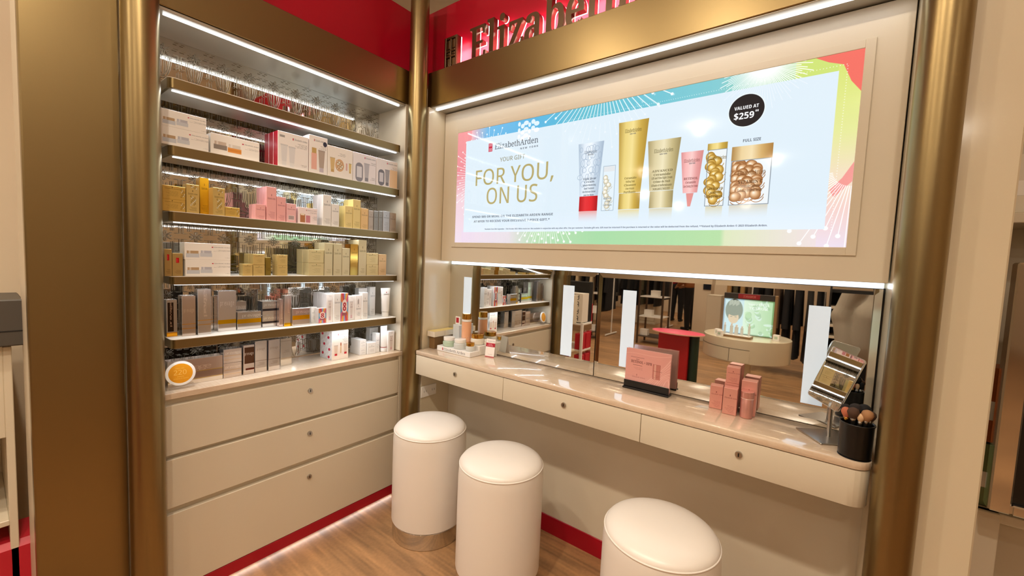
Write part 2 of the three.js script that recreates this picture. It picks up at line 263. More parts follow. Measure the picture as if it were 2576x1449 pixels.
// ---------- lightbox ----------
const SERIF = 'serif', SANS = 'sans-serif';
const screenTex = canvas(2048, 716, (c, W, H) => {
  const X = s => s * W, Y = s => s * H;
  const band = (pts, col) => { c.fillStyle = col; c.beginPath(); pts.forEach((p, i) => i ? c.lineTo(X(p[0]), Y(p[1])) : c.moveTo(X(p[0]), Y(p[1]))); c.closePath(); c.fill(); };
  c.fillStyle = '#e9d8e6'; c.fillRect(0, 0, W, H);
  let g = c.createLinearGradient(0, 0, 0, H); g.addColorStop(0, '#f29a9c'); g.addColorStop(.35, '#ea8f98'); g.addColorStop(.6, '#efd0d8'); g.addColorStop(1, '#eddcea'); c.fillStyle = g; c.fillRect(0, 0, X(.06), H);
  g = c.createLinearGradient(X(.06), 0, X(.92), 0); g.addColorStop(0, '#f0b8c0'); g.addColorStop(.08, '#66b6e6'); g.addColorStop(.28, '#5bb4e0'); g.addColorStop(.45, '#62bccf'); g.addColorStop(.62, '#69c0d2'); g.addColorStop(.82, '#7ec7cf'); g.addColorStop(1, '#b9d98c'); c.fillStyle = g; c.fillRect(X(.06), 0, X(.88), Y(.12));
  g = c.createLinearGradient(X(.03), 0, X(.98), 0); g.addColorStop(0, '#ecd9ea'); g.addColorStop(.2, '#e3dbe2'); g.addColorStop(.3, '#b9dcb4'); g.addColorStop(.5, '#a6d8a6'); g.addColorStop(.8, '#b4dca6'); g.addColorStop(.81, '#d9e3bd'); g.addColorStop(1, '#eedbe2'); c.fillStyle = g; c.fillRect(X(.03), Y(.89), X(.95), Y(.11));
  g = c.createLinearGradient(0, 0, 0, H); g.addColorStop(0, '#d3e070'); g.addColorStop(.4, '#e2e69a'); g.addColorStop(.62, '#efdcc0'); g.addColorStop(.8, '#f0cfc8'); g.addColorStop(1, '#eadcea'); c.fillStyle = g; c.fillRect(X(.955), 0, X(.05), H);
  band([[.9, 0], [.965, 0], [.965, .09], [.9, .09]], '#cbdf76');
  band([[.93, 0], [1, 0], [1, .21], [.985, .15], [.972, .06], [.95, .035]], '#ef6f62'); band([[1, .56], [1, .66], [.975, .74], [.968, .7], [.985, .64]], '#f09a94');
  // white panel
  c.fillStyle = '#dbeaf4'; c.fillRect(X(.0375), Y(.088), X(.9285), Y(.817)); g = c.createLinearGradient(0, Y(.75), 0, Y(.9)); g.addColorStop(0, 'rgba(225,238,250,0)'); g.addColorStop(1, 'rgba(226,238,251,.9)'); c.fillStyle = g; c.fillRect(X(.0375), Y(.74), X(.9285), Y(.165));
  // firework strokes
  const burst = (cx, cy, r0, r1, a0, a1, n, lw, dot, alpha = .85) => { c.strokeStyle = 'rgba(255,255,255,' + alpha + ')'; c.fillStyle = 'rgba(255,255,255,' + alpha + ')'; c.lineWidth = lw; for (let i = 0; i < n; i++) { const a = a0 + (a1 - a0) * i / (n - 1), R = r1 * (.75 + .35 * ((i * 7) % 5) / 5); const ex = X(cx) + R * Math.cos(a), ey = Y(cy) + R * Math.sin(a); c.beginPath(); c.moveTo(X(cx) + r0 * Math.cos(a), Y(cy) + r0 * Math.sin(a)); c.lineTo(ex, ey); c.stroke(); if (dot) { c.beginPath(); c.arc(ex, ey, dot, 0, 7); c.fill(); } } };
  c.save(); c.beginPath(); c.rect(0, 0, W, Y(.088)); c.rect(0, Y(.905), W, Y(.1)); c.rect(0, 0, X(.0375), H); c.rect(X(.966), 0, X(.04), H); c.clip();
  burst(.13, .42, 40, 290, 0, 6.28, 90, 2.5, 5); burst(.5, -.25, 60, 420, .2, 2.9, 34, 4, 7); burst(.848, -.03, 20, 170, 0, 3.14, 60, 3, 0, .9); burst(.35, .62, 60, 300, .3, 2.6, 40, 3, 7); burst(1.0, .6, 60, 300, 1.4, 3.0, 18, 3, 8); c.restore();
  burst(.5, -.25, 280, 400, .35, 2.2, 22, 2.5, 5, .3); burst(.848, -.03, 60, 180, .5, 2.6, 30, 2, 0, .35);
  c.fillStyle = 'rgba(255,255,255,.8)'; for (let i = 0; i < 16; i++) { c.beginPath(); c.ellipse(X(.245 + .012 * (i % 6)), Y(.03 + .05 * Math.floor(i / 6)) + (i % 2) * 14, 10 + (i % 3) * 4, 13, 0, 0, 7); c.fill(); }
  c.setLineDash([2, 8]); c.strokeStyle = '#ffffff'; c.lineWidth = 3; c.beginPath(); c.moveTo(X(.4), Y(.075)); c.lineTo(X(.978), Y(.062)); c.lineTo(X(.976), Y(.93)); c.stroke(); c.setLineDash([]);
  // text
  const T = (s, x0, x1, base, size, font, col, w = '') => { c.font = w + ' ' + Math.round(size) + 'px ' + font; c.fillStyle = col; const m = c.measureText(s).width; c.save(); c.translate(X(x0), Y(base)); c.scale(X(x1 - x0) / m, 1); c.fillText(s, 0, 0); c.restore(); };
  c.fillStyle = '#c8324a'; c.fillRect(X(.1314), Y(.143), X(.015), Y(.07)); c.strokeStyle = '#f4d9de'; c.lineWidth = 2; for (const y of [.15, .188]) for (const x of [.134, .14]) c.strokeRect(X(x), Y(y), 7, 12);
  T('ElizabethArden', .1554, .313, .2012, 46, SERIF, '#39414e'); T('N E W   Y O R K', .251, .313, .235, 15, SANS, '#5a6472', 'bold');
  T('YOUR GIFT', .178, .269, .311, 34, SANS, '#8c8563'); T('FOR YOU,', .0766, .3723, .4955, 134, SANS, '#b3a46a'); T('ON US', .127, .3208, .6635, 138, SANS, '#b3a46a');
  T('SPEND $85 OR MORE ON THE ELIZABETH ARDEN RANGE', .0736, .3726, .7795, 18, SANS, '#68707c', 'bold'); T('AT MYER TO RECEIVE YOUR EXCLUSIVE 7-PIECE GIFT.*', .0813, .3628, .8195, 18, SANS, '#68707c', 'bold');
  T('*Available from 20th September – 15th October 2023. While stocks last. Not available in conjunction with any other offer. One per customer. Excludes gift sets. Gift must be returned if the purchase is returned or the value will be deducted from the refund. **Valued by Elizabeth Arden © 2023 Elizabeth Arden.', .127, .875, .886, 11, SANS, '#5d6672', 'bold');
  T('FULL SIZE', .819, .8516, .3945, 16, SANS, '#5d6672', 'bold');
  c.fillStyle = '#eaf6fc'; c.beginPath(); c.arc(X(.8211), Y(.2137), 69, 0, 7); c.fill(); c.fillStyle = '#14141a'; c.beginPath(); c.arc(X(.8211), Y(.2137), 65, 0, 7); c.fill();
  T('VALUED AT', .799, .843, .205, 20, SANS, '#ffffff', 'bold'); T('$259', .7985, .836, .262, 38, SANS, '#ffffff', 'bold'); T('**', .837, .8435, .24, 22, SANS, '#ffffff', 'bold');
  // products printed on the panel
  const grad = (x0, x1, cols) => { const q = c.createLinearGradient(X(x0), 0, X(x1), 0); cols.forEach((k, i) => q.addColorStop(i / (cols.length - 1), k)); return q; };
  const tube = (tl, tr, ty, bl, br, cy, cols) => { c.fillStyle = grad(tl, tr, cols); c.beginPath(); c.moveTo(X(tl), Y(ty)); c.lineTo(X(tr), Y(ty)); c.lineTo(X(tr) - 2, Y(ty + .035)); c.lineTo(X(br), Y(cy)); c.lineTo(X(bl), Y(cy)); c.lineTo(X(tl) + 2, Y(ty + .035)); c.closePath(); c.fill(); };
  const rect = (x0, y0, x1, y1, f) => { c.fillStyle = f; c.fillRect(X(x0), Y(y0), X(x1 - x0), Y(y1 - y0)); };
  const GOLD = ['#b08f3c', '#e6cf7c', '#f1dd93', '#c9a748', '#a98832'], CH = ['#a8986a', '#d8cba0', '#ece2bd', '#c4b583', '#998a5c'];
  for (const [x0, x1, k] of [[.451, .502, '#e8a7a4'], [.559, .611, '#e5d6a0'], [.635, .687, '#d9d2b6'], [.757, .79, '#d8d0b0'], [.803, .872, '#d5cfbd']]) { const q = c.createLinearGradient(0, Y(.76), 0, Y(.85)); q.addColorStop(0, k); q.addColorStop(1, 'rgba(222,236,248,0)'); rect(x0, .76, x1, .85, q); }
  tube(.4401, .5113, .265, .4505, .502, .648, ['#a9bccf', '#dfeaf4', '#eef5fb', '#c5d5e4', '#9fb3c8']); rect(.4505, .65, .502, .7586, grad(.45, .502, ['#b5141c', '#e23338', '#e0282e', '#ab0f18']));
  c.strokeStyle = '#9cb0c6'; c.lineWidth = 2; for (let i = 0; i < 26; i++) { c.beginPath(); c.ellipse(X(.449 + .011 * (i % 5) + .003 * ((i * 3) % 4)), Y(.31 + .05 * Math.floor(i / 5)), 9 + (i % 3) * 3, 12 + (i % 4) * 3, 0, 0, 7); c.stroke(); }
  rect(.5139, .447, .5453, .76, 'rgba(226,238,246,.75)'); c.strokeStyle = '#8fa3b5'; c.strokeRect(X(.5139), Y(.447), X(.0314), Y(.313)); rect(.515, .45, .544, .486, '#dfe3e6');
  const pearls = (x0, x1, y0, y1, n, r, cols) => { for (let i = 0; i < n; i++) { const px = X(x0 + (x1 - x0) * ((i * i * 7 + i * 5) % 11) / 10), py = Y(y0 + (y1 - y0) * i / (n - 1)); const q = c.createRadialGradient(px - r * .3, py - r * .3, 1, px, py, r); cols.forEach((k, j) => q.addColorStop(j / (cols.length - 1), k)); c.fillStyle = q; c.beginPath(); c.ellipse(px, py, r, r * 1.15, i, 0, 7); c.fill(); c.strokeStyle = cols[cols.length - 1]; c.lineWidth = 2.5; c.beginPath(); c.arc(px + r * .3, py + r * .4, r * 1.2, .2, 2.6); c.stroke(); } };
  pearls(.521, .538, .53, .73, 9, 13, ['#ffffff', '#eee7d2', '#bdb69e']);
  tube(.5477, .6215, .161, .5576, .6113, .644, GOLD); rect(.5585, .647, .611, .756, grad(.5585, .611, GOLD)); tube(.6224, .6966, .315, .6327, .687, .643, CH); rect(.634, .646, .687, .7565, grad(.634, .687, CH));
  tube(.699, .7455, .4135, .708, .738, .67, ['#d98f8f', '#f2b6b4', '#f7cbc8', '#e29d9b', '#d18684']); c.fillStyle = '#e0918c'; c.beginPath(); c.moveTo(X(.715), Y(.672)); c.lineTo(X(.731), Y(.672)); c.lineTo(X(.7255), Y(.755)); c.lineTo(X(.7195), Y(.755)); c.closePath(); c.fill();
  rect(.755, .42, .791, .757, 'rgba(236,240,240,.8)'); rect(.753, .38, .7915, .421, grad(.753, .7915, GOLD)); pearls(.76, .786, .46, .72, 20, 19, ['#fff6d4', '#dfb85e', '#a67a28']); c.strokeStyle = '#7f8b96'; c.strokeRect(X(.755), Y(.42), X(.036), Y(.337));
  rect(.8015, .49, .8725, .757, 'rgba(236,241,244,.85)'); pearls(.812, .864, .52, .71, 34, 21, ['#fff3df', '#ddb184', '#9a6234']); rect(.8005, .417, .8735, .5, grad(.8, .8735, ['#a98148', '#e8cf9c', '#f0dcb0', '#cfa766', '#a87a3c'])); c.strokeStyle = '#8995a0'; c.lineWidth = 3; c.strokeRect(X(.8015), Y(.5), X(.071), Y(.257));
  T('ElizabethArden', .4585, .493, .34, 20, SERIF, '#56616e'); T('ElizabethArden', .5645, .605, .237, 23, SERIF, '#5a4d20'); T('ElizabethArden', .638, .681, .397, 23, SERIF, '#5a5233'); T('ElizabethArden', .706, .739, .478, 19, SERIF, '#6e3c3c'); T('ElizabethArden', .7555, .791, .478, 20, SERIF, '#5c4616'); T('ElizabethArden', .814, .864, .585, 26, SERIF, '#5a3a1e');
  for (const [x0, x1] of [[.468, .484], [.577, .592], [.651, .668], [.717, .73]]) T('NEW YORK', x0, x1, x0 < .5 ? .356 : x0 < .6 ? .252 : x0 < .69 ? .412 : .492, 8, SANS, '#666', 'bold');
  const lines = (x0, x1, y, a, col, size = 15) => a.forEach((s, i) => T(s, x0 + .004 * (i % 2), x1 - .004 * (i % 2), y + i * .0235, size, SERIF, col, 'bold'));
  lines(.458, .495, .53, ['Eight Hour', 'Cream', 'Intensive Moisturizing', 'Hand Treatment', 'Soin Hydratant Intense', 'pour les Mains'], '#56616e'); lines(.57, .6, .552, ['Ceramide', 'Purifying Cream', 'Cleanser', 'Crème Nettoyante', 'Purifiante'], '#6a5a22'); lines(.636, .683, .522, ['ADVANCED', 'Ceramide', 'Lift and Firm Night Cream', 'Crème de Nuit', 'Liftante et Raffermissante', 'NIGHT/NUIT'], '#5a5233'); lines(.708, .738, .588, ['RETINOL', 'Ceramide', 'Line Erasing Eye Cream'], '#7a4040'); lines(.757, .789, .66, ['ADVANCED', 'Ceramide', 'Capsules'], '#4d3b12'); lines(.816, .86, .635, ['VITAMIN C', 'Ceramide Capsules', 'Radiance Renewal Serum'], '#4d2f14', 18); lines(.518, .541, .68, ['HYALURONIC', 'Ceramide', 'Capsules'], '#707a80', 10);
});
{
  const t = thing('lightbox_screen', 'large lit advertising screen with skincare products above the vanity mirrors', 'screen', [1.0945, 1.807, -1.70]);
  const w = 1.757, h = .614, f = .026;
  mesh('frame', merge(bb(-w / 2 - f, -h / 2 - f, 0, -w / 2, h / 2 + f, .006, .001), bb(w / 2, -h / 2 - f, 0, w / 2 + f, h / 2 + f, .006, .001), bb(-w / 2, h / 2, 0, w / 2, h / 2 + f, .006, .001), bb(-w / 2, -h / 2 - f, 0, w / 2, -h / 2, .006, .001)), MT.cream, t);
  mesh('screen_face', cbox(w, h, .004, .0003, [0, 0, 1, 1], [.3, .5, .31, .51]).translate(0, 0, .0015), phy({ color: 0x1a1d20, emissive: 0xffffff, emissiveMap: screenTex, emissiveIntensity: 1.02, roughness: .05 }), t);
  areaStrip(t, w, h, [0, 0, .0065], [0, Math.PI, 0], .12, 0xd9ecf7);
}
// ---------- lit sign over the vanity ----------
const font = await new FontLoader().loadAsync('fonts/droid/droid_serif_bold.typeface.json');
{
  const t = thing('illuminated_sign', 'bronze halo lit letters and door emblem on the crimson header', 'sign', [0, 2.4385, -1.702]);
  const mk = (ch, depth) => new TextGeometry(ch, { font, size: 1, depth, bevelEnabled: false, curveSegments: 6 });
  const box = g => { g.computeBoundingBox(); return g.boundingBox; };
  const cap = box(mk('E', .1)).max.y, sc = .178 / cap;
  const word = 'ElizabethArden', gap = .009; let x = .338; const wx = .755;
  for (const ch of word) {
    const g0 = mk(ch, .1), b = box(g0), wd = (b.max.x - b.min.x) * sc * wx;
    const g = new THREE.Group(); g.name = 'letter'; g.position.set(x, .002, 0); t.add(g);
    const place = (d, z) => mk(ch, 1).translate(-b.min.x, 0, 0).scale(sc * wx, sc, d).translate(0, 0, z);
    mesh('bronze_face', place(.030, .036), MT.bronzeDark, g); mesh('lit_back', place(.006, .030), MT.acrylicLit, g);
    mesh('standoff', rod([wd / 2, .05, 0], [wd / 2, .05, .03], .004), MT.steel, g);
    x += wd + gap;
  }
  const e = new THREE.Group(); e.name = 'door_emblem'; e.position.set(.152, .002, 0); t.add(e);
  mesh('lit_back', bb(0, 0, .03, .094, .178, .036, .0005), MT.acrylicLit, e);
  mesh('panel', bb(0, 0, .036, .094, .178, .064, .001), MT.bronzeDark, e);
  const bars = [bb(0, 0, .064, .012, .178, .072), bb(.082, 0, .064, .094, .178, .072), bb(.042, .012, .064, .052, .166, .072)];
  for (const y of [0, .068, .098, .166]) bars.push(bb(.012, y, .064, .082, y + .012, .0715));
  mesh('door_frame', merge(bars), MT.bronzeDark, e);
  for (const [x0, y0, x1, y1] of [[.017, .017, .037, .063], [.057, .017, .077, .063], [.017, .115, .037, .161], [.057, .115, .077, .161], [.017, .083, .037, .095], [.057, .083, .077, .095]]) mesh('door_panel', bb(x0, y0, .064, x1, y1, .069, .002), MT.bronzeDark, e);
  areaStrip(t, 1.75, .10, [1.05, .09, .0285], [0, 0, 0], 6, 0xf0f4ff);
}
// products: style, front x, base y, centre z, width, height, depth, rows deep, label
const ITEMS = [
  ['giftJars', -0.01, 1.78, -0.5027, 0.1448, 0.0649, 0.06, 1, 'lower white gift box with two cream jars, second shelf beside the left column'],
  ['giftJars', -0.01, 1.845, -0.4994, 0.1368, 0.06, 0.06, 1, 'upper white gift box with two cream jars, stacked on its twin at the left column'],
  ['giftAmber', -0.01, 1.78, -0.6686, 0.1731, 0.078, 0.06, 1, 'white gift box with bronze jar and orange-banded jar on upper shelf'],
  ['giftTubes', -0.01, 1.78, -0.8955, 0.1341, 0.1528, 0.045, 3, 'white fronted gift box with two silver tubes printed and glossy red side'],
  ['giftPair', -0.01, 1.78, -1.009, 0.0878, 0.1717, 0.06, 1, 'tall white gift box with rose bottle, bronze tube and dark round sticker'],
  ['giftCompact', -0.01, 1.78, -1.1206, 0.1311, 0.1451, 0.05, 1, 'white gift box printed with gold tube and round capsule compact'],
  ['giftArch', -0.01, 1.78, -1.2547, 0.1326, 0.1447, 0.05, 1, 'pale lilac gift box with arched silver bottle and tube, left of the peach-ended box'],
  ['giftArchPeach', -0.01, 1.78, -1.3912, 0.1347, 0.1443, 0.05, 1, 'gift box with arched silver bottle and a peach end panel'],
  ['goldWide', -0.01, 1.54, -0.4661, 0.0686, 0.043, 0.05, 1, 'lower gold foil box of a stacked pair at left end of third shelf'],
  ['goldWide', -0.01, 1.583, -0.4666, 0.0685, 0.0496, 0.05, 1, 'upper gold foil box of a stacked pair at left end of third shelf'],
  ['goldCaps', -0.01, 1.54, -0.5228, 0.0403, 0.1074, 0.045, 1, 'gold foil box with silver capsule window next to the stacked gold pair'],
  ['goldTall', -0.062, 1.54, -0.5752, 0.0297, 0.1458, 0.05, 1, 'tallest bright yellow gold box standing behind the capsule box'],
  ['goldCaps', -0.01, 1.54, -0.6083, 0.0405, 0.1081, 0.05, 1, 'gold box with silver capsule window and visible yellow side'],
  ['goldWide', -0.01, 1.54, -0.6555, 0.0517, 0.0377, 0.05, 1, 'low gold box before the first pink boxes'],
  ['pink', -0.01, 1.54, -0.7599, 0.0398, 0.0642, 0.035, 2, 'short pink carton with dark rose side at left of the pink group'],
  ['pink', -0.01, 1.54, -0.8036, 0.0405, 0.1446, 0.035, 3, 'tallest pink carton on the third shelf'],
  ['pink', -0.01, 1.54, -0.8444, 0.0379, 0.1074, 0.035, 1, 'middle height pink carton right of the tallest pink carton'],
  ['pinkBar', -0.01, 1.54, -0.8876, 0.042, 0.0836, 0.035, 1, 'short pink carton with a barcode panel'],
  ['giftRose', -0.01, 1.54, -0.9627, 0.0873, 0.0744, 0.04, 1, 'pale pink gift box printed with amber bottle and rose vial'],
  ['whiteTall', -0.01, 1.54, -1.055, 0.0412, 0.1474, 0.05, 2, 'tall white carton with dark grey side on third shelf'],
  ['whiteTall', -0.01, 1.54, -1.0977, 0.0393, 0.109, 0.04, 1, 'shorter white carton right of the tall white carton'],
  ['yellow', -0.01, 1.54, -1.1686, 0.0418, 0.1093, 0.045, 2, 'shorter pale yellow carton left of the tall yellow one'],
  ['yellow', -0.01, 1.54, -1.2133, 0.0432, 0.147, 0.045, 2, 'tall pale yellow carton on third shelf'],
  ['peach', -0.01, 1.54, -1.2588, 0.0424, 0.1087, 0.045, 1, 'apricot yellow carton right of the tall yellow one'],
  ['taupe', -0.01, 1.54, -1.2967, 0.0293, 0.1018, 0.045, 1, 'taupe carton between the apricot carton and grey cartons'],
  ['greyDark', -0.01, 1.54, -1.3282, 0.0275, 0.1036, 0.045, 1, 'dark grey narrow carton next to the taupe carton'],
  ['greyDark', -0.01, 1.54, -1.356, 0.0244, 0.1061, 0.045, 1, 'narrow grey carton left of the silver carton'],
  ['silverGrey', -0.01, 1.54, -1.3927, 0.0429, 0.1096, 0.045, 1, 'silver grey carton with bright edge near shelf end'],
  ['taupe', -0.01, 1.54, -1.4365, 0.0403, 0.1058, 0.045, 1, 'dusty taupe carton last at the corner end of third shelf'],
  ['goldRed', -0.01, 1.299, -0.4463, 0.0219, 0.1007, 0.04, 1, 'gold carton with red emblem nearest the left column on fourth shelf'],
  ['goldRed', -0.01, 1.299, -0.4742, 0.0316, 0.0862, 0.045, 1, 'bronze gold carton with red emblem second from left column'],
  ['giftJars', -0.01, 1.299, -0.5722, 0.1499, 0.063, 0.06, 1, 'lower white gift box with two jars in the fourth shelf stack'],
  ['giftJars', -0.01, 1.362, -0.5713, 0.1521, 0.065, 0.06, 1, 'upper white gift box with two jars in the fourth shelf stack'],
  ['goldSmall', -0.01, 1.299, -0.7107, 0.0377, 0.0499, 0.04, 1, 'single low shiny gold box right of the white gift boxes'],
  ['goldSmall', -0.01, 1.299, -0.7544, 0.0455, 0.0455, 0.05, 1, 'lower shiny gold box of the stack behind the low gold box'],
  ['goldSmall', -0.01, 1.345, -0.7543, 0.0454, 0.0466, 0.05, 2, 'upper shiny gold box of the first small stack on fourth shelf'],
  ['oliveFoil', -0.03, 1.299, -0.7992, 0.0222, 0.0792, 0.05, 1, 'dark olive gold narrow carton between two gold stacks'],
  ['goldSmall', -0.01, 1.299, -0.8506, 0.0445, 0.0458, 0.05, 1, 'lower gold box of the middle small stack'],
  ['goldSmall', -0.01, 1.345, -0.8503, 0.0444, 0.0474, 0.05, 1, 'upper gold box of the middle small stack'],
  ['creamGold', -0.01, 1.299, -1.0053, 0.0742, 0.0595, 0.06, 2, 'lower champagne box of the large wrapped stack'],
  ['creamGold', -0.01, 1.359, -1.0046, 0.074, 0.0632, 0.06, 2, 'upper champagne box of the large wrapped stack'],
  ['champTall', -0.01, 1.299, -1.0657, 0.0427, 0.1592, 0.05, 2, 'tall champagne carton right of the large wrapped stack'],
  ['champTall', -0.01, 1.299, -1.1128, 0.0441, 0.1579, 0.05, 1, 'second tall champagne carton with silvery sheen'],
  ['champTall', -0.01, 1.299, -1.1574, 0.0424, 0.1376, 0.05, 1, 'champagne carton lower than its neighbours'],
  ['goldMirror', -0.01, 1.299, -1.2025, 0.0443, 0.1604, 0.05, 1, 'mirror bright gold carton on fourth shelf'],
  ['champTall', -0.01, 1.299, -1.2512, 0.0459, 0.1842, 0.05, 2, 'tallest champagne carton on fourth shelf'],
  ['creamGold', -0.01, 1.299, -1.3121, 0.0714, 0.0571, 0.05, 1, 'lower wrapped champagne box near the corner end'],
  ['creamGold', -0.01, 1.356, -1.3106, 0.0712, 0.0622, 0.05, 1, 'upper wrapped champagne box near the corner end'],
  ['peachCh', -0.01, 1.299, -1.3741, 0.0493, 0.1148, 0.04, 1, 'peach champagne carton last on fourth shelf'],
  ['darkOrange', -0.072, 1.06, -0.4697, 0.0335, 0.1436, 0.045, 1, 'dark silver carton with orange base beside the left column'],
  ['brownLine', -0.052, 1.06, -0.5182, 0.0445, 0.1587, 0.05, 1, 'brown foil carton with two gold lines'],
  ['silverVert', -0.045, 1.06, -0.5674, 0.0446, 0.1841, 0.045, 1, 'tallest silver carton with vertical lettering and two gold lines'],
  ['silverVert', -0.13, 1.06, -0.612, 0.0234, 0.1465, 0.04, 1, 'grey silver carton standing behind the yellow banded carton'],
  ['silverBand', -0.077, 1.06, -0.6572, 0.0672, 0.1708, 0.05, 1, 'large silver foil carton with yellow band'],
  ['lowBand', -0.073, 1.06, -0.7407, 0.0946, 0.0776, 0.045, 1, 'low silver carton with yellow band in front of the stack'],
  ['lowBand', -0.135, 1.06, -0.722, 0.0574, 0.1168, 0.05, 1, 'silver carton with yellow band raised behind the low carton'],
  ['lowDark', -0.082, 1.06, -0.8309, 0.0693, 0.0543, 0.05, 1, 'lower silver carton with grey band of the stacked pair'],
  ['lowDark', -0.082, 1.114, -0.8307, 0.0691, 0.0633, 0.05, 1, 'upper silver carton with grey band of the stacked pair'],
  ['roseVert', -0.054, 1.06, -0.8653, 0.0196, 0.128, 0.024, 1, 'thin rose brown carton with vertical lettering'],
  ['tanBand', -0.047, 1.06, -0.8912, 0.031, 0.1443, 0.035, 1, 'tan foil carton with yellow base'],
  ['lowBand', -0.034, 1.06, -0.9477, 0.0808, 0.0834, 0.04, 1, 'crinkled foil box with yellow band'],
  ['whiteSmall', -0.084, 1.06, -1.0344, 0.0295, 0.0767, 0.035, 1, 'small pale grey carton left of the small bright 8 carton'],
  ['eight', -0.041, 1.06, -1.0545, 0.038, 0.0738, 0.04, 1, 'small colourful carton with red number 8'],
  ['tubePrint', -0.042, 1.06, -1.0928, 0.0339, 0.144, 0.045, 3, 'white carton printed with a tube left of the white emblem carton'],
  ['whiteTall', -0.034, 1.06, -1.1279, 0.0353, 0.1453, 0.045, 2, 'white carton with small emblem left of the tall colourful 8 carton'],
  ['eight', -0.035, 1.06, -1.1684, 0.0407, 0.1457, 0.045, 1, 'tall colourful carton with red number 8'],
  ['tubePrint', -0.05, 1.06, -1.2166, 0.0344, 0.1279, 0.04, 1, 'white carton printed with a tube right of the tall colourful carton'],
  ['dropper', -0.041, 1.06, -1.2523, 0.0359, 0.1303, 0.04, 1, 'white carton printed with a dropper'],
  ['whiteTall', -0.034, 1.06, -1.2871, 0.0325, 0.1441, 0.04, 1, 'white carton right of the dropper carton'],
  ['whiteTall', -0.13, 1.06, -1.398, 0.0354, 0.165, 0.04, 1, 'tallest white carton behind the row near the standing tube'],
  ['whiteTall', -0.15, 1.06, -1.348, 0.0544, 0.158, 0.04, 1, 'broad white carton at the back near the standing tube'],
  ['longBox', -0.076, 0.857, -0.5474, 0.1852, 0.1026, 0.05, 1, 'long low bronze box with large lettering behind the orange dial'],
  ['lowLine', -0.074, 0.857, -0.6758, 0.069, 0.0636, 0.05, 1, 'lower silver carton of the stacked pair on the stone counter'],
  ['lowLine', -0.074, 0.921, -0.676, 0.0689, 0.0598, 0.05, 1, 'upper silver carton of the stacked pair on the stone counter'],
  ['brownHalf', -0.073, 0.857, -0.7379, 0.0436, 0.1318, 0.04, 1, 'carton with dark brown upper half on the counter'],
  ['silverLine', -0.077, 0.857, -0.7891, 0.0497, 0.1423, 0.045, 1, 'silver tan carton with thin lines right of the dark brown one'],
  ['silverLine', -0.071, 0.857, -0.8432, 0.0503, 0.1423, 0.045, 1, 'second silver tan carton with rounded print on the counter'],
  ['silverPlain', -0.119, 0.857, -0.9175, 0.052, 0.1322, 0.045, 1, 'plain brushed silver carton last in the silver row on the counter'],
  ['holiday', -0.055, 0.857, -1.16, 0.0901, 0.1524, 0.12, 1, 'white gift box with two red-capped tubes and patterned sides'],
  ['whiteSmall', -0.062, 0.857, -1.2989, 0.0377, 0.0393, 0.1, 1, 'lower white box of the small stack right of the patterned gift box'],
  ['whiteSmall', -0.062, 0.896, -1.2979, 0.0376, 0.0454, 0.09, 1, 'upper white box of the small stack right of the patterned gift box'],
  ['whiteSmall', -0.055, 0.857, -1.3479, 0.0527, 0.0635, 0.06, 1, 'white cube carton beside the small white stack'],
  ['whiteSmall', -0.065, 0.857, -1.3938, 0.0243, 0.1094, 0.04, 1, 'narrow white carton behind the white cube carton'],
  ['whiteTall', -0.15, 0.857, -1.425, 0.0544, 0.1263, 0.04, 1, 'tall white carton at the back below the lowest gold shelf'],
  ['tubePrint', -0.04, 0.857, -1.466, 0.0414, 0.1161, 0.05, 1, 'white carton printed with a tube at the corner end of the counter']
];

// ---------- product print atlas (8 x 6 cells of 256) ----------
const STY = {}; let cellN = 0;
const CW = 2048, CH2 = 1536;
const logo = (c, x, y, w, col = '#4a4a4e', red = '#b8203a') => { c.fillStyle = red; c.fillRect(x, y - 13, 8, 15); c.font = '17px serif'; c.fillStyle = col; const m = c.measureText('Elizabeth Arden').width; c.save(); c.translate(x + 12, y); c.scale((w - 12) / m, 1); c.fillText('Elizabeth Arden', 0, 0); c.restore(); };
const tiny = (c, x, y, w, n, col = '#8b8680', dy = 9) => { c.fillStyle = col; for (let i = 0; i < n; i++) { const k = w * (.6 + .4 * (((i * 5 + 3) % 7) / 6)); for (let j = 0; j < k; j += 7) c.fillRect(x + (w - k) + j, y + i * dy, 3 + ((i + j) % 4), 3.2); } };
const rj = (c, x, y, w, h, lid, body) => { c.fillStyle = body; c.fillRect(x, y + h * .4, w, h * .6); c.fillStyle = lid; c.fillRect(x + w * .06, y, w * .88, h * .42); c.fillStyle = 'rgba(255,255,255,.45)'; c.fillRect(x + w * .2, y, w * .14, h * .42); };
const pt = (c, x, y, w, h, col, capc) => { c.fillStyle = col; c.beginPath(); c.moveTo(x, y); c.lineTo(x + w, y); c.lineTo(x + w * .84, y + h * .8); c.lineTo(x + w * .16, y + h * .8); c.fill(); c.fillStyle = capc; c.fillRect(x + w * .18, y + h * .8, w * .64, h * .2); c.strokeStyle = 'rgba(90,90,95,.5)'; c.lineWidth = 1.5; c.strokeRect(x, y, w, h * .04); };
const emb = (c, y, col, cx = 120, w = 150) => { c.fillStyle = col; c.fillRect(cx - 5, y, 11, 15); c.font = '26px serif'; const m = c.measureText('Elizabeth Arden').width; c.save(); c.translate(cx - w / 2, y + 40); c.scale(w / m, .8); c.fillText('Elizabeth Arden', 0, 0); c.restore(); };
const wordH = (c, s, x, y, w, size, col) => { c.font = size + 'px sans-serif'; c.fillStyle = col; const a = s.split(''), st = w / a.length; a.forEach((k, i) => c.fillText(k, x + i * st, y)); };
const wordV = (c, s, x, y, h, size, col) => { c.save(); c.translate(x, y); c.rotate(-Math.PI / 2); wordH(c, s, 0, 0, h, size, col); c.restore(); };
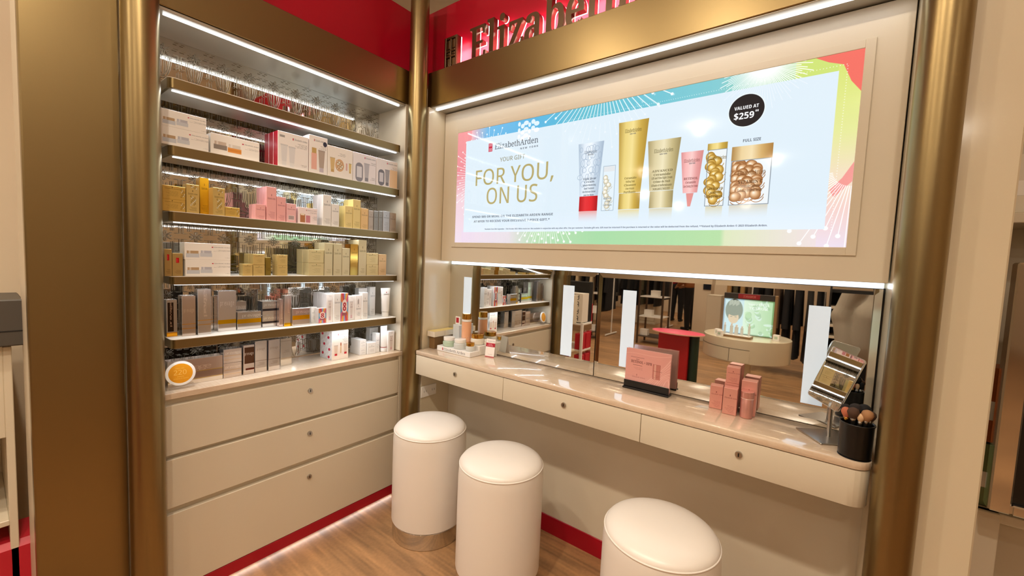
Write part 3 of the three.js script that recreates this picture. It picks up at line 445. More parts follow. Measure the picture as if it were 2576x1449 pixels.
const caps = (c, x, y, w, h, n, k) => { for (let i = 0; i < n; i++) { const px = x + w * ((i * 31) % 13) / 12, py = y + h * i / n; c.fillStyle = i % 2 ? '#f4f0dc' : k; c.beginPath(); c.ellipse(px, py, 11, 8, i, 0, 7); c.fill(); c.strokeStyle = '#6d5a24'; c.lineWidth = 2; c.stroke(); } };
const eight = (c) => { const k = ['#7aa6c8', '#d9763a', '#c23a4e', '#8a9bc0', '#e3a53c', '#d65f7e', '#6fa3c4']; for (let i = 0; i < 14; i++) { c.fillStyle = k[i % 7]; c.beginPath(); c.moveTo(120, 128); c.arc(120, 128, 260, i * .449, (i + 1) * .449); c.fill(); } c.fillStyle = '#f1d9cf'; c.beginPath(); c.ellipse(120, 120, 92, 62, 0, 0, 7); c.fill(); c.font = 'bold 130px sans-serif'; c.fillStyle = '#b01024'; c.save(); c.translate(120, 160); c.scale(1.7, .8); c.fillText('8', -36, 0); c.restore(); c.fillStyle = '#a2585e'; c.fillRect(40, 178, 160, 26); };
const styles = {
  giftJars: ['paper', '#f4efe7', '#f4efe7', c => { rj(c, 8, 120, 66, 100, '#b99a74', '#c8ccd2'); rj(c, 78, 112, 62, 95, '#b9bac4', '#ccd0d6'); logo(c, 138, 62, 100); tiny(c, 148, 96, 86, 3); tiny(c, 205, 215, 30, 1); }],
  giftAmber: ['paper', '#f3eee6', '#f3eee6', c => { rj(c, 14, 92, 62, 100, '#c9b8a8', '#8d8279'); rj(c, 80, 100, 66, 104, '#d8d2c8', '#e39a4a'); c.fillStyle = '#d98a32'; c.fillRect(80, 160, 66, 26); logo(c, 150, 70, 86); tiny(c, 165, 104, 66, 3); }],
  giftTubes: ['paper', '#f2ece6', '#a80f26', c => { c.fillStyle = '#44413f'; for (let i = 0; i < 12; i++) c.fillRect(14 + i * 3.2, 26, 1 + (i % 3) * .7, 16); pt(c, 22, 92, 52, 150, '#dcdad9', '#e6e4e2'); pt(c, 82, 98, 52, 148, '#dcdad9', '#e6e4e2'); logo(c, 112, 46, 116); tiny(c, 132, 66, 96, 4); tiny(c, 166, 216, 60, 2); }],
  giftPair: ['paper', '#f4eee7', '#f4eee7', c => { c.fillStyle = '#eab3a0'; c.fillRect(30, 120, 70, 110); c.fillStyle = '#c4a25c'; c.fillRect(36, 84, 58, 36); pt(c, 118, 92, 88, 150, '#b3a191', '#c7bcc4'); logo(c, 62, 38, 130); c.fillStyle = '#262238'; c.beginPath(); c.ellipse(206, 46, 26, 17, 0, 0, 7); c.fill(); tiny(c, 130, 64, 96, 3); }],
  giftCompact: ['paper', '#f4ede2', '#f4ede2', c => { pt(c, 22, 96, 46, 120, '#d8b878', '#c9a35c'); c.fillStyle = '#d7ab7a'; c.beginPath(); c.ellipse(112, 150, 42, 52, 0, 0, 7); c.fill(); caps(c, 88, 118, 48, 70, 9, '#e8c9a0'); tiny(c, 96, 50, 70, 3); c.fillStyle = '#d9a9a0'; c.fillRect(172, 120, 14, 62); pt(c, 200, 116, 26, 84, '#dcc070', '#cda94e'); }],
  giftArch: ['paper', '#efeaea', '#efeaea', c => { c.fillStyle = '#8d8b92'; c.beginPath(); c.arc(64, 124, 38, Math.PI, 0); c.lineTo(102, 220); c.arc(64, 216, 38, 0, Math.PI); c.fill(); c.fillStyle = '#dedde2'; c.fillRect(38, 120, 52, 96); pt(c, 112, 80, 56, 160, '#bbb9be', '#8a888e'); logo(c, 116, 40, 116); tiny(c, 170, 66, 62, 3); tiny(c, 180, 200, 50, 3); }],
  giftArchPeach: ['paper', '#f0eae8', '#f0eae8', c => { c.fillStyle = '#f0cfa6'; c.fillRect(150, 86, 90, 170); c.fillStyle = '#77757c'; c.beginPath(); c.arc(56, 134, 34, Math.PI, 0); c.lineTo(90, 220); c.arc(56, 216, 34, 0, Math.PI); c.fill(); c.fillStyle = '#d6d5da'; c.fillRect(34, 130, 44, 86); pt(c, 96, 92, 52, 150, '#a5a2a6', '#77757a'); logo(c, 116, 38, 118); tiny(c, 164, 62, 68, 3); }],
  goldWide: ['gold', '#d3ae58', '#d3ae58', c => { emb(c, 24, '#4b3a14', 100, 150); tiny(c, 38, 104, 120, 7, '#7a6226', 14); caps(c, 190, 60, 36, 150, 9, '#b8933e'); }],
  goldCaps: ['gold', '#d9bd74', '#d9bd74', c => { caps(c, 90, 14, 100, 26, 6, '#c2a458'); emb(c, 52, '#4b3a14', 120, 180); caps(c, 84, 108, 90, 84, 14, '#bd9c4c'); tiny(c, 50, 204, 140, 4, '#7a6226'); }],
  goldTall: ['gold', '#e0a81e', '#e0a81e', c => { emb(c, 40, '#5c4308', 120, 160); tiny(c, 40, 190, 160, 5, '#8a6a10'); }],
  pink: ['paper', '#e9a9a6', '#e9a9a6', c => { emb(c, 56, '#6d2f30', 120, 190); tiny(c, 44, 190, 150, 6, '#a96a68'); }],
  pinkBar: ['paper', '#edb6b6', '#edb6b6', c => { emb(c, 44, '#6d2f30', 120, 190); c.fillStyle = '#f2d7d4'; c.fillRect(44, 160, 150, 66); c.fillStyle = '#3c3030'; for (let i = 0; i < 22; i++) c.fillRect(54 + i * 6, 166, 2 + (i % 3), 50); }],
  giftRose: ['paper', '#f3e2e0', '#f3e2e0', c => { c.fillStyle = '#b0703c'; c.fillRect(22, 106, 62, 130); c.fillStyle = '#efe0cc'; c.fillRect(30, 96, 46, 30); c.fillStyle = '#c9808a'; c.fillRect(94, 122, 54, 112); logo(c, 96, 48, 136); tiny(c, 120, 66, 110, 3); tiny(c, 176, 130, 56, 7); }],
  whiteTall: ['paper', '#ece9e3', '#ece9e3', c => { emb(c, 48, '#4a4a4e', 120, 190); tiny(c, 40, 196, 160, 5, '#9a958c'); }],
  yellow: ['paper', '#ead58a', '#ead58a', c => { emb(c, 50, '#6b5418', 120, 190); tiny(c, 40, 196, 160, 5, '#a58c44'); }],
  peach: ['paper', '#e8c483', '#e8c483', c => { emb(c, 50, '#6b4d18', 120, 190); tiny(c, 40, 196, 160, 5, '#a5803c'); }],
  taupe: ['foil', '#b9a896', '#b9a896', c => { emb(c, 50, '#5a4c40', 120, 190); tiny(c, 40, 200, 160, 4, '#8a7a6a'); }],
  greyDark: ['foil', '#97948c', '#97948c', c => { emb(c, 50, '#4c4a46', 120, 190); tiny(c, 40, 130, 160, 10, '#7c7870', 11); }],
  silverGrey: ['foil', '#c2c2c2', '#c2c2c2', c => { emb(c, 50, '#56565a', 120, 190); tiny(c, 40, 140, 160, 9, '#8a8a8c', 11); }],
  goldRed: ['gold', '#b8995e', '#b8995e', c => { c.fillStyle = '#c8101c'; c.fillRect(84, 52, 70, 56); c.fillStyle = '#e8444a'; c.fillRect(94, 60, 22, 40); tiny(c, 50, 190, 140, 5, '#6e5830'); }],
  goldSmall: ['gold', '#d8bd78', '#d8bd78', c => { emb(c, 24, '#5c4818', 120, 150); tiny(c, 60, 110, 120, 7, '#93793a', 13); }],
  oliveFoil: ['gold', '#8c7428', '#8c7428', c => { tiny(c, 50, 150, 140, 5, '#5c4a14'); }],
  creamGold: ['gold', '#dac994', '#dac994', c => { emb(c, 24, '#5c4f28', 120, 150); tiny(c, 60, 104, 120, 8, '#978552', 13); }],
  champTall: ['gold', '#d6c9a0', '#d6c9a0', c => { emb(c, 46, '#5a5030', 120, 190); tiny(c, 60, 206, 120, 4, '#97895c'); }],
  goldMirror: ['goldM', '#d3ae5a', '#d3ae5a', c => { emb(c, 36, '#6a5018', 120, 190); }],
  peachCh: ['gold', '#dcbc8c', '#dcbc8c', c => { emb(c, 50, '#6a5430', 120, 190); tiny(c, 50, 180, 140, 5, '#98784c'); }],
  darkOrange: ['silverM', '#7c7068', '#7c7068', c => { c.fillStyle = '#3c3027'; c.fillRect(26, 20, 130, 200); wordV(c, 'prevage', 110, 190, 170, 56, '#d8c0b0'); c.fillStyle = '#e8a021'; c.fillRect(0, 226, 256, 30); }],
  brownLine: ['silverM', '#9c7a60', '#9c7a60', c => { wordH(c, 'prevage', 30, 104, 190, 34, '#efe2d2'); c.fillStyle = '#e0a640'; c.fillRect(0, 178, 256, 4); c.fillRect(0, 206, 256, 4); }],
  silverVert: ['silverM', '#b0a49c', '#b0a49c', c => { wordV(c, 'prevage', 150, 160, 130, 80, '#f2ece6'); c.fillStyle = '#e2b25c'; c.fillRect(0, 172, 256, 4); c.fillRect(0, 196, 256, 4); }],
  silverBand: ['silverM', '#b7ada4', '#b7ada4', c => { wordH(c, 'prevage', 26, 92, 190, 44, '#ffffff'); c.fillStyle = '#e2b312'; c.fillRect(0, 182, 256, 26); }],
  lowBand: ['silverM', '#a89d94', '#a89d94', c => { wordH(c, 'prevage', 44, 74, 186, 56, '#ffffff'); c.fillStyle = '#ecb40e'; c.fillRect(0, 104, 256, 62); }],
  lowDark: ['silverM', '#aea7a0', '#aea7a0', c => { wordH(c, 'prevage', 20, 84, 200, 64, '#ffffff'); c.fillStyle = '#4d474c'; c.fillRect(0, 134, 256, 42); c.fillStyle = '#d8d0c8'; c.fillRect(0, 214, 256, 4); }],
  roseVert: ['silverM', '#b08676', '#b08676', c => { wordV(c, 'prevage', 160, 190, 130, 100, '#f4e6dc'); }],
  tanBand: ['silverM', '#b5a088', '#b5a088', c => { wordV(c, 'prevage', 160, 150, 110, 80, '#efe4d4'); c.fillStyle = '#eab41c'; c.fillRect(0, 226, 256, 30); }],
  whiteSmall: ['paper', '#efebe4', '#efebe4', c => { emb(c, 60, '#5a5a5e', 120, 160); tiny(c, 50, 150, 140, 5, '#a09a92', 12); }],
  eight: ['paper', '#efe6df', '#efe6df', eight],
  tubePrint: ['paper', '#f2ece6', '#f2ece6', c => { pt(c, 60, 60, 120, 176, '#dccfc6', '#d3aeb0'); emb(c, 84, '#8a6a64', 120, 96); tiny(c, 50, 16, 130, 2, '#a8a29a'); }],
  dropper: ['paper', '#f2ece6', '#f2ece6', c => { c.fillStyle = '#5a4f4a'; c.fillRect(104, 36, 14, 54); c.fillStyle = '#b9a9a0'; c.fillRect(80, 50, 20, 50); c.fillRect(124, 44, 18, 56); emb(c, 108, '#4a4a4e', 120, 170); tiny(c, 60, 176, 120, 5); }],
  longBox: ['silverM', '#a98468', '#a98468', c => { wordH(c, 'prevage', 6, 110, 172, 66, '#f2e6d8'); c.fillStyle = '#dcc14a'; c.fillRect(0, 130, 256, 5); c.fillStyle = '#b3a094'; c.fillRect(0, 135, 256, 70); c.fillStyle = '#dcc14a'; c.fillRect(0, 205, 256, 4); c.fillStyle = '#ece6dd'; c.fillRect(0, 214, 256, 42); tiny(c, 20, 150, 90, 3, '#7d6c60'); }],
  lowLine: ['silverM', '#b59c88', '#b59c88', c => { wordH(c, 'prevage', 22, 88, 200, 60, '#f4ece2'); c.fillStyle = '#d8a94c'; c.fillRect(0, 120, 256, 5); c.fillRect(0, 190, 256, 4); }],
  brownHalf: ['silverM', '#b59a86', '#b59a86', c => { c.fillStyle = '#5d3f2c'; c.fillRect(24, 20, 232, 140); wordH(c, 'prevage', 30, 86, 200, 34, '#f4ece2'); c.fillStyle = '#6a3020'; c.fillRect(50, 200, 190, 16); }],
  silverLine: ['silverM', '#b7a392', '#b7a392', c => { wordH(c, 'prevage', 40, 74, 160, 24, '#8a7462'); c.fillStyle = '#8d7a6c'; c.fillRect(0, 158, 256, 3); tiny(c, 50, 176, 140, 3, '#9a8878'); }],
  silverPlain: ['silverM', '#c2bcb4', '#c2bcb4', c => { tiny(c, 60, 110, 120, 3, '#a59f96'); c.fillStyle = '#a39d95'; c.fillRect(0, 24, 256, 3); c.fillStyle = '#ddd0bc'; c.fillRect(0, 180, 256, 76); }],
  holiday: ['paper', '#f0e2d2', '#ece8e4', c => { logo(c, 84, 40, 146); tiny(c, 150, 60, 80, 6); pt(c, 28, 128, 58, 90, '#dcc2aa', '#c01e2c'); c.fillStyle = '#d7b48c'; c.fillRect(118, 120, 20, 80); c.fillStyle = '#b0603c'; c.fillRect(120, 108, 16, 26); pt(c, 168, 122, 58, 90, '#dcc2aa', '#c01e2c'); }],
};
const atlas = canvas(CW, CH2, (c) => {
  c.fillStyle = '#888'; c.fillRect(0, 0, CW, CH2);
  for (const [k, [m, base, side, f]] of Object.entries(styles)) {
    const cx = (cellN % 8) * 256, cy = Math.floor(cellN / 8) * 256; cellN++;
    c.save(); c.translate(cx, cy); c.beginPath(); c.rect(0, 0, 256, 256); c.clip(); c.fillStyle = base; c.fillRect(0, 0, 256, 256); if (m === 'silverM') { c.fillStyle = 'rgba(240,238,236,.55)'; c.fillRect(0, 0, 256, 256); }
    f(c); c.fillStyle = side; c.fillRect(240, 0, 16, 256); if (m === 'silverM') { c.fillStyle = 'rgba(240,238,236,.55)'; c.fillRect(240, 0, 16, 256); }
    c.restore();
    STY[k] = { mat: m, F: [(cx + 1) / CW, 1 - (cy + 255) / CH2, (cx + 239) / CW, 1 - (cy + 1) / CH2], S: [(cx + 243) / CW, 1 - (cy + 253) / CH2, (cx + 253) / CW, 1 - (cy + 3) / CH2] };
  }
});
// patterned wrap of the gift box: grey scallops with red knots
const wrapTex = canvas(256, 512, (c, W, H) => { c.fillStyle = '#f1efec'; c.fillRect(0, 0, W, H); for (let y = 0; y < 20; y++) for (let x = 0; x < 8; x++) { c.strokeStyle = ['#b9b6b4', '#9b9896', '#cbc8c6'][(x + y) % 3]; c.lineWidth = 4; c.beginPath(); c.ellipse(x * 36 + (y % 2) * 18, y * 27, 10, 15, 0, 0, 7); c.stroke(); } c.fillStyle = '#c0203a'; for (const [x, y] of [[50, 70], [180, 120], [90, 250], [200, 330], [60, 420], [190, 470]]) { c.beginPath(); c.ellipse(x, y, 22, 26, .5, 0, 7); c.fill(); } });
const PM = {
  paper: phy({ map: atlas, roughness: .42, clearcoat: .25, clearcoatRoughness: .2 }),
  gold: std({ map: atlas, metalness: .45, roughness: .3 }), goldM: std({ map: atlas, metalness: 1, roughness: .12 }),
  foil: std({ map: atlas, metalness: .45, roughness: .35 }), silverM: std({ map: atlas, metalness: .9, roughness: .14 }),
};
const ORD = ['', 'second row of: ', 'third row of: '];
for (const [st, x, y, z, w, h, d, n, label] of ITEMS) for (let k = 0; k < n; k++) {
  const s = STY[st];
  const box = cbox(w, h, d - .001, .001, s.F, s.S).rotateY(Math.PI / 2);
  const nm = st.startsWith('gift') || st === 'holiday' ? 'gift_box' : 'product_carton';
  const t = thing(nm, ORD[k] + label, nm === 'gift_box' ? 'gift box' : 'carton', [x - d / 2 - k * d, y + .0003, z]);
  mesh('carton_body', box.translate(0, h / 2, 0), PM[s.mat], t);
  if (st === 'holiday') mesh('patterned_wrap', uvBox(d - .004, h - .004, w + .0016), std({ map: wrapTex, roughness: .5 }), t).position.y = h / 2;
}
function uvBox(d, h, w) { return cbox(d, h, w, .0006, [0, 0, 1, 1], [.02, .02, .1, .1]); }
// tubes standing among the cartons
function tubeGeo(w, h, tFlat, rCap) { // from a round base to a flat crimped top
  const P = [], I = [], N = 24, M = 10, U = [];
  for (let j = 0; j <= M; j++) { const q = j / M; for (let i = 0; i < N; i++) { const a = 2 * Math.PI * i / N; const rx = rCap + (w / 2 - rCap) * q, rz = rCap * (1 - Math.pow(q, 1.3)) + tFlat * Math.pow(q, 1.3); P.push(rx * Math.cos(a), h * q, rz * Math.sin(a)); U.push(i / N, q); } }
  for (let j = 0; j < M; j++) for (let i = 0; i < N; i++) { const a = j * N + i, b = j * N + (i + 1) % N; I.push(a, a + N, b, b, a + N, b + N); }
  const c = P.length / 3; P.push(0, h, 0); U.push(.5, 1); for (let i = 0; i < N; i++) I.push(M * N + i, c, M * N + (i + 1) % N);
  const g = new THREE.BufferGeometry(); g.setAttribute('position', new THREE.Float32BufferAttribute(P, 3)); g.setAttribute('uv', new THREE.Float32BufferAttribute(U, 2)); g.setIndex(I); g.computeVertexNormals(); return g;
}
const ink = std({ color: 0x8b8680, roughness: .6 }), inkRed = std({ color: 0xb4202e, roughness: .5 });
{ const t = thing('cream_tube', 'white cream tube standing alone at the corner end of the lowest shelf', 'tube', [-.066, 1.0603, -1.438], Math.PI / 2);
  mesh('cap', lathe([[0, 0], [.0185, 0], [.0195, .002], [.0195, .026], [.019, .028], [0, .028]], 28), MT.whiteGloss, t);
  mesh('tube_body', tubeGeo(.066, .134, .0012, .021).translate(0, .0285, 0), MT.whiteGloss, t); mesh('emblem', bb(-.002, .135, .0082, .002, .141, .0092, .0002), inkRed, t); mesh('text_line', bb(-.018, .128, .0085, .018, .130, .0098, .0002), ink, t); }
{ const t = thing('cream_tube', 'white tube with red band standing among white cartons on the counter', 'tube', [-.066, .8573, -1.432], Math.PI / 2);
  mesh('cap', lathe([[0, 0], [.017, 0], [.018, .002], [.018, .024], [0, .024]], 28), MT.whiteGloss, t); mesh('red_band', lathe([[.0181, .0245], [.0188, .0245], [.0188, .027], [.0181, .027]], 28), inkRed, t);
  mesh('tube_body', tubeGeo(.046, .12, .0012, .0185).translate(0, .0275, 0), MT.whiteGloss, t); }
// round price dial on the counter
const dialTex = canvas(256, 256, (c) => { c.fillStyle = '#f5f3ee'; c.fillRect(0, 0, 256, 256); c.fillStyle = '#e59a10'; c.beginPath(); c.arc(128, 128, 104, 0, 7); c.fill(); c.fillStyle = '#f2bf62'; c.font = '70px sans-serif'; c.fillText('220', 66, 142); c.font = '16px sans-serif'; c.fillText('FIRST-ONE', 84, 80); c.fillText('potency', 98, 166); c.fillText('protects & repairs', 66, 188); });
{ const t = thing('round_counter_card', 'round white acrylic card with orange dial and number 220', 'counter card', [-.045, .8573, -.487], Math.PI / 2 - .1);
  mesh('base_block', bb(-.042, 0, -.016, .042, .016, .016, .002), MT.clear, t);
  const g = new THREE.Group(); g.name = 'disc'; g.position.set(0, .0605, .002); g.rotation.x = -.14; t.add(g);
  mesh('disc_body', new THREE.CylinderGeometry(.047, .047, .009, 48).rotateX(Math.PI / 2), MT.whiteGloss, g); mesh('dial_face', new THREE.CircleGeometry(.0465, 48).translate(0, 0, .0048), std({ map: dialTex, roughness: .45 }), g); mesh('clear_rim', new THREE.CylinderGeometry(.052, .052, .003, 48).rotateX(Math.PI / 2).translate(0, 0, -.008), MT.clear, g); }

// ---------- stools ----------
const stoolPts = [[0, .082], [.172, .082], [.184, .087], [.1845, .35], [.184, .49], [.1815, .527], [.1790, .5385]];
for (const [x, z, lab] of [[.373, -1.413, 'white vinyl drum stool nearest the corner, chrome base ring showing'], [.87, -1.376, 'middle white vinyl drum stool'], [1.559, -1.358, 'white vinyl drum stool at the bottom edge, nearest the right column']]) {
  const t = thing('drum_stool', lab, 'stool', [x, 0, z]);
  mesh('base_ring', lathe([[0, 0], [.178, 0], [.18, .003], [.18, .078], [.177, .0815], [0, .0815]], 64), MT.chrome, t);
  mesh('body', lathe(stoolPts, 64), MT.vinyl, t);
  const dome = [[.1795, .5385]]; for (let i = 1; i <= 14; i++) { const a = i / 14 * Math.PI / 2; dome.push([.1795 * Math.pow(Math.cos(a), .62), .5385 + .043 * Math.sin(a)]); } dome[dome.length - 1][0] = 0;
  mesh('cushion', lathe(dome, 64), MT.vinyl, t);
  mesh('piping', new THREE.TorusGeometry(.1800, .0026, 8, 80).rotateX(Math.PI / 2).translate(0, .539, 0), MT.vinyl, t);
  mesh('side_seam', bb(-.0006, .09, -.1857, .0006, .53, -.184, .0002), MT.vinyl, t);
}

// ---------- things on the desk (top at .880) ----------
const DT = .8803;
const stepTex = canvas(512, 64, (c, W, H) => { c.fillStyle = '#f2eee8'; c.fillRect(0, 0, W, H); c.fillStyle = '#c03040'; c.fillRect(86, 14, 14, 34); c.font = '44px serif'; c.fillStyle = '#4c4c52'; c.fillText('Elizabeth Arden', 106, 46); });
{ const t = thing('stepped_display_stand', 'white two step acrylic stand with lettering holding jars, left end of desk', 'display stand', [.315, DT, -1.612]);
  mesh('lower_step', cbox(.258, .028, .075, .002, [0, 0, 1, 1], [.01, .1, .02, .2]).translate(0, .014, -.0375), std({ map: stepTex, roughness: .25 }), t);
  mesh('upper_step', bb(-.129, 0, -.16, .129, .052, -.0752, .002), MT.whiteGloss, t); }
function jar(name, lab, pos, r, h, bodyM, lidM, lidH) { const t = thing(name, lab, 'jar', pos); mesh('jar_body', lathe([[0, 0], [r * .94, 0], [r, r * .08], [r, (h - lidH) * .8], [r * .86, (h - lidH) * .97], [r * .8, h - lidH], [0, h - lidH]], 36), bodyM, t); mesh('lid', lathe([[0, h - lidH + .0005], [r * .88, h - lidH + .0005], [r * .9, h - lidH + .002], [r * .9, h - .002], [r * .87, h], [0, h]], 36), lidM, t); return t; }
jar('cream_jar', 'pale green jar with white lid, left on the lower step', [.243, DT + .0285, -1.652], .036, .052, MT.greenJar, MT.whiteGloss, .02);
jar('cream_jar', 'clear white jar with white lid, middle of the lower step', [.333, DT + .0285, -1.65], .036, .053, MT.frosted, MT.whiteGloss, .02);
jar('cream_jar', 'small frosted jar with gold cap, right end of the lower step', [.412, DT + .0285, -1.648], .025, .046, MT.frosted, MT.goldCap, .019);
jar('cream_jar', 'frosted jar with wide gold lid on the upper step', [.392, DT + .053, -1.727], .039, .058, MT.creamJar, MT.goldCap, .024);
jar('cream_jar', 'small white jar at the back of the upper step near the mirror', [.435, DT + .0525, -1.752], .012, .03, MT.creamJar, MT.whiteGloss, .012);
{ const t = thing('lotion_bottle', 'peach lotion bottle with gold cap on the upper step', 'bottle', [.318, DT + .0525, -1.712]); mesh('bottle_body', lathe([[0, 0], [.026, 0], [.028, .003], [.028, .118], [.026, .121], [0, .121]], 32), MT.peachLiquid, t); mesh('shoulder_band', lathe([[.0265, .1212], [.0282, .1212], [.0282, .133], [.0265, .133], [0, .133]], 32), MT.whiteGloss, t); mesh('cap', lathe([[0, .1335], [.0262, .1335], [.0268, .1345], [.0268, .163], [.026, .165], [0, .165]], 32), MT.goldCap, t); mesh('text_line', lathe([[.0283, .03], [.0283, .032]], 12), ink, t); }
{ const t = thing('serum_box', 'pale grey serum block standing left of the peach bottle', 'box', [.225, DT + .0525, -1.735], 0); mesh('body', cbox(.05, .088, .03, .003).translate(0, .044, 0), phy({ color: 0xd2d6d6, roughness: .25, clearcoat: .5 }), t); mesh('rear_card', bb(-.02, .088, -.004, .016, .135, .0, .001), MT.white, t); mesh('card_print', bb(-.014, .098, .0001, .008, .128, .0006, .0002), inkRed, t); mesh('acrylic_edge', bb(.028, 0, -.016, .032, .13, .012, .001), MT.clear, t); }
{ const t = thing('sample_box_tray', 'brown stand carrying two flat cream sample packs at the corner end of the desk', 'box stand', [.136, DT, -1.692]); mesh('stand', bb(-.022, 0, -.075, .022, .069, .076, .002), std({ color: 0x7a5a32, roughness: .5 }), t);
  for (const z of [-.0425, .0425]) { const pk = new THREE.Group(); pk.name = 'sample_pack'; pk.position.set(0, .0695, z); t.add(pk); mesh('pack', bb(-.03, 0, -.042, .03, .032, .042, .002), std({ color: 0xe6dbc6, roughness: .45 }), pk); mesh('gold_top', bb(-.0295, .0322, -.0415, .0295, .0335, .0415, .0004), std({ color: 0xe6cf86, roughness: .4 }), pk); } }
const tentTex = canvas(160, 256, (c) => { c.fillStyle = '#f6efe9'; c.fillRect(0, 0, 160, 256); c.font = '17px serif'; c.fillStyle = '#77706c'; c.fillText('Elizabeth Arden', 24, 40); c.fillStyle = '#b4122e'; c.fillRect(0, 58, 160, 54); c.fillStyle = '#f6d9dc'; c.font = 'bold 14px sans-serif'; c.fillText('DISCOVER', 40, 80); c.fillText('& LEARN MORE', 22, 100); tiny(c, 30, 214, 100, 2, '#b0a8a2', 12); c.fillStyle = '#b4122e'; c.fillRect(0, 246, 160, 10); });
{ const t = thing('tent_card', 'small white tent card with red band beside the stepped stand', 'card', [.498, DT, -1.722], .2); const g = cbox(.056, .098, .0015, .0003, [0, 0, 1, 1], [.02, .05, .08, .1]).translate(0, .049, 0).rotateX(-.17).translate(0, 0, .017); mesh('front_leaf', g, std({ map: tentTex, roughness: .5 }), t); mesh('rear_leaf', cbox(.056, .098, .0015, .0003).translate(0, .049, 0).rotateX(.17).translate(0, 0, -.017), MT.white, t); }
const pinkTex = canvas(512, 448, (c, W, H) => { c.fillStyle = '#e6a9a2'; c.fillRect(0, 0, W, H); c.strokeStyle = 'rgba(246,200,194,.7)'; for (let i = 0; i < 9; i++) { c.lineWidth = 10 - i % 4 * 2; c.beginPath(); c.moveTo(180 + i * 30, H); c.bezierCurveTo(300 + i * 20, 300, 420 + i * 10, 220, 512, 60 + i * 40); c.stroke(); } c.beginPath(); c.lineWidth = 6; c.moveTo(0, 60); c.bezierCurveTo(160, 20, 300, 90, 512, 20); c.stroke();
  c.fillStyle = '#5e2c2c'; c.font = 'bold 42px serif'; c.save(); c.translate(62, 162); c.scale(.74, 1); c.fillText('RETINOL + HPR', 0, 0); c.restore(); c.fillRect(56, 94, 160, 3); c.fillRect(86, 184, 110, 4); c.font = '18px sans-serif'; c.fillText('NEW', 120, 124); tiny(c, 70, 214, 130, 2, '#b06c66', 16); c.fillRect(134, 290, 8, 20); c.font = '20px serif'; c.fillText('Elizabeth Arden', 84, 332);
  c.fillStyle = '#c98078'; c.fillRect(320, 140, 82, 168); c.fillStyle = '#e3b0a4'; c.fillRect(334, 140, 20, 168); c.strokeStyle = '#8d4a46'; c.lineWidth = 2; c.strokeRect(320, 140, 82, 168); c.font = '13px serif'; c.fillStyle = '#6e3636'; c.fillText('Elizabeth Arden', 324, 220); tiny(c, 334, 262, 56, 3, '#8d4a46', 12); c.fillStyle = '#f4ecd8'; c.fillRect(408, 372, 80, 50); c.fillStyle = '#333'; for (let i = 0; i < 14; i++) c.fillRect(414 + i * 5, 378, 2 + i % 3, 38); });
{ const t = thing('acrylic_sign_holder', 'pink retinol advert in a clear holder with black base', 'sign holder', [1.357, DT, -1.733], -.03);
  mesh('base', bb(-.099, 0, -.022, .099, .008, .022, .002), MT.black, t); mesh('base_lip', bb(-.097, .008, .0075, .097, .036, .012, .001), MT.black, t); mesh('clear_panel', bb(-.097, .008, .005, .097, .176, .0068, .0004), MT.clear, t);
  mesh('printed_card', cbox(.192, .166, .0012, .0003, [0, 0, 1, 1], [.01, .01, .03, .03]).translate(0, .0915, .0035), std({ map: pinkTex, roughness: .35 }), t); mesh('back_panel', bb(-.097, .008, -.014, .097, .178, -.0115, .0004), MT.clear, t); mesh('rear_card', bb(-.094, .009, -.0108, .094, .174, -.0096, .0003), std({ color: 0xe2b2aa, roughness: .4 }), t); }
const pinkBoxTex = canvas(128, 256, (c) => { c.fillStyle = '#e2a294'; c.fillRect(0, 0, 128, 256); c.fillStyle = '#8a4640'; c.fillRect(60, 60, 8, 16); c.font = '16px serif'; c.fillText('Elizabeth Arden', 14, 98); tiny(c, 24, 170, 80, 6, '#b0685e', 12); });
const pinkBoxM = std({ map: pinkBoxTex, metalness: .35, roughness: .34 });
for (const [x, z, y, w, h, d, ry, lab] of [[1.628, -1.735, 0, .044, .088, .04, .12, 'short rose foil carton at the left of the pink group on the desk'], [1.682, -1.70, 0, .046, .098, .04, .05, 'rose foil carton standing in front of the pink group'], [1.676, -1.752, 0, .048, .106, .044, .1, 'rose foil carton at the back under the top one'], [1.678, -1.75, .1065, .045, .06, .042, .08, 'topmost rose foil carton stacked above the pink group'], [1.736, -1.742, 0, .05, .128, .046, .03, 'rose foil carton at the right behind the pink cylinder']]) {
  const t = thing('rose_carton', lab, 'carton', [x, DT + y, z], ry); mesh('carton_body', cbox(w, h, d, .0012, [0, 0, 1, 1], [.02, .02, .08, .12]).translate(0, h / 2, 0), pinkBoxM, t); }
{ const t = thing('rose_cylinder', 'round rose foil canister with lid at the right front of the pink group', 'canister', [1.736, DT, -1.697]); mesh('can_body', lathe([[0, 0], [.0195, 0], [.0205, .002], [.0205, .072], [0, .072]], 32), MT.pinkFoil, t); mesh('lid', lathe([[.0205, .0725], [.0213, .0725], [.0213, .095], [.0205, .0965], [0, .0965]], 32), MT.pinkFoil, t); mesh('pale_ring', lathe([[.0207, .0705], [.0215, .0705], [.0215, .0725], [.0207, .0725]], 32), std({ color: 0xf0cfc4, roughness: .3 }), t); }
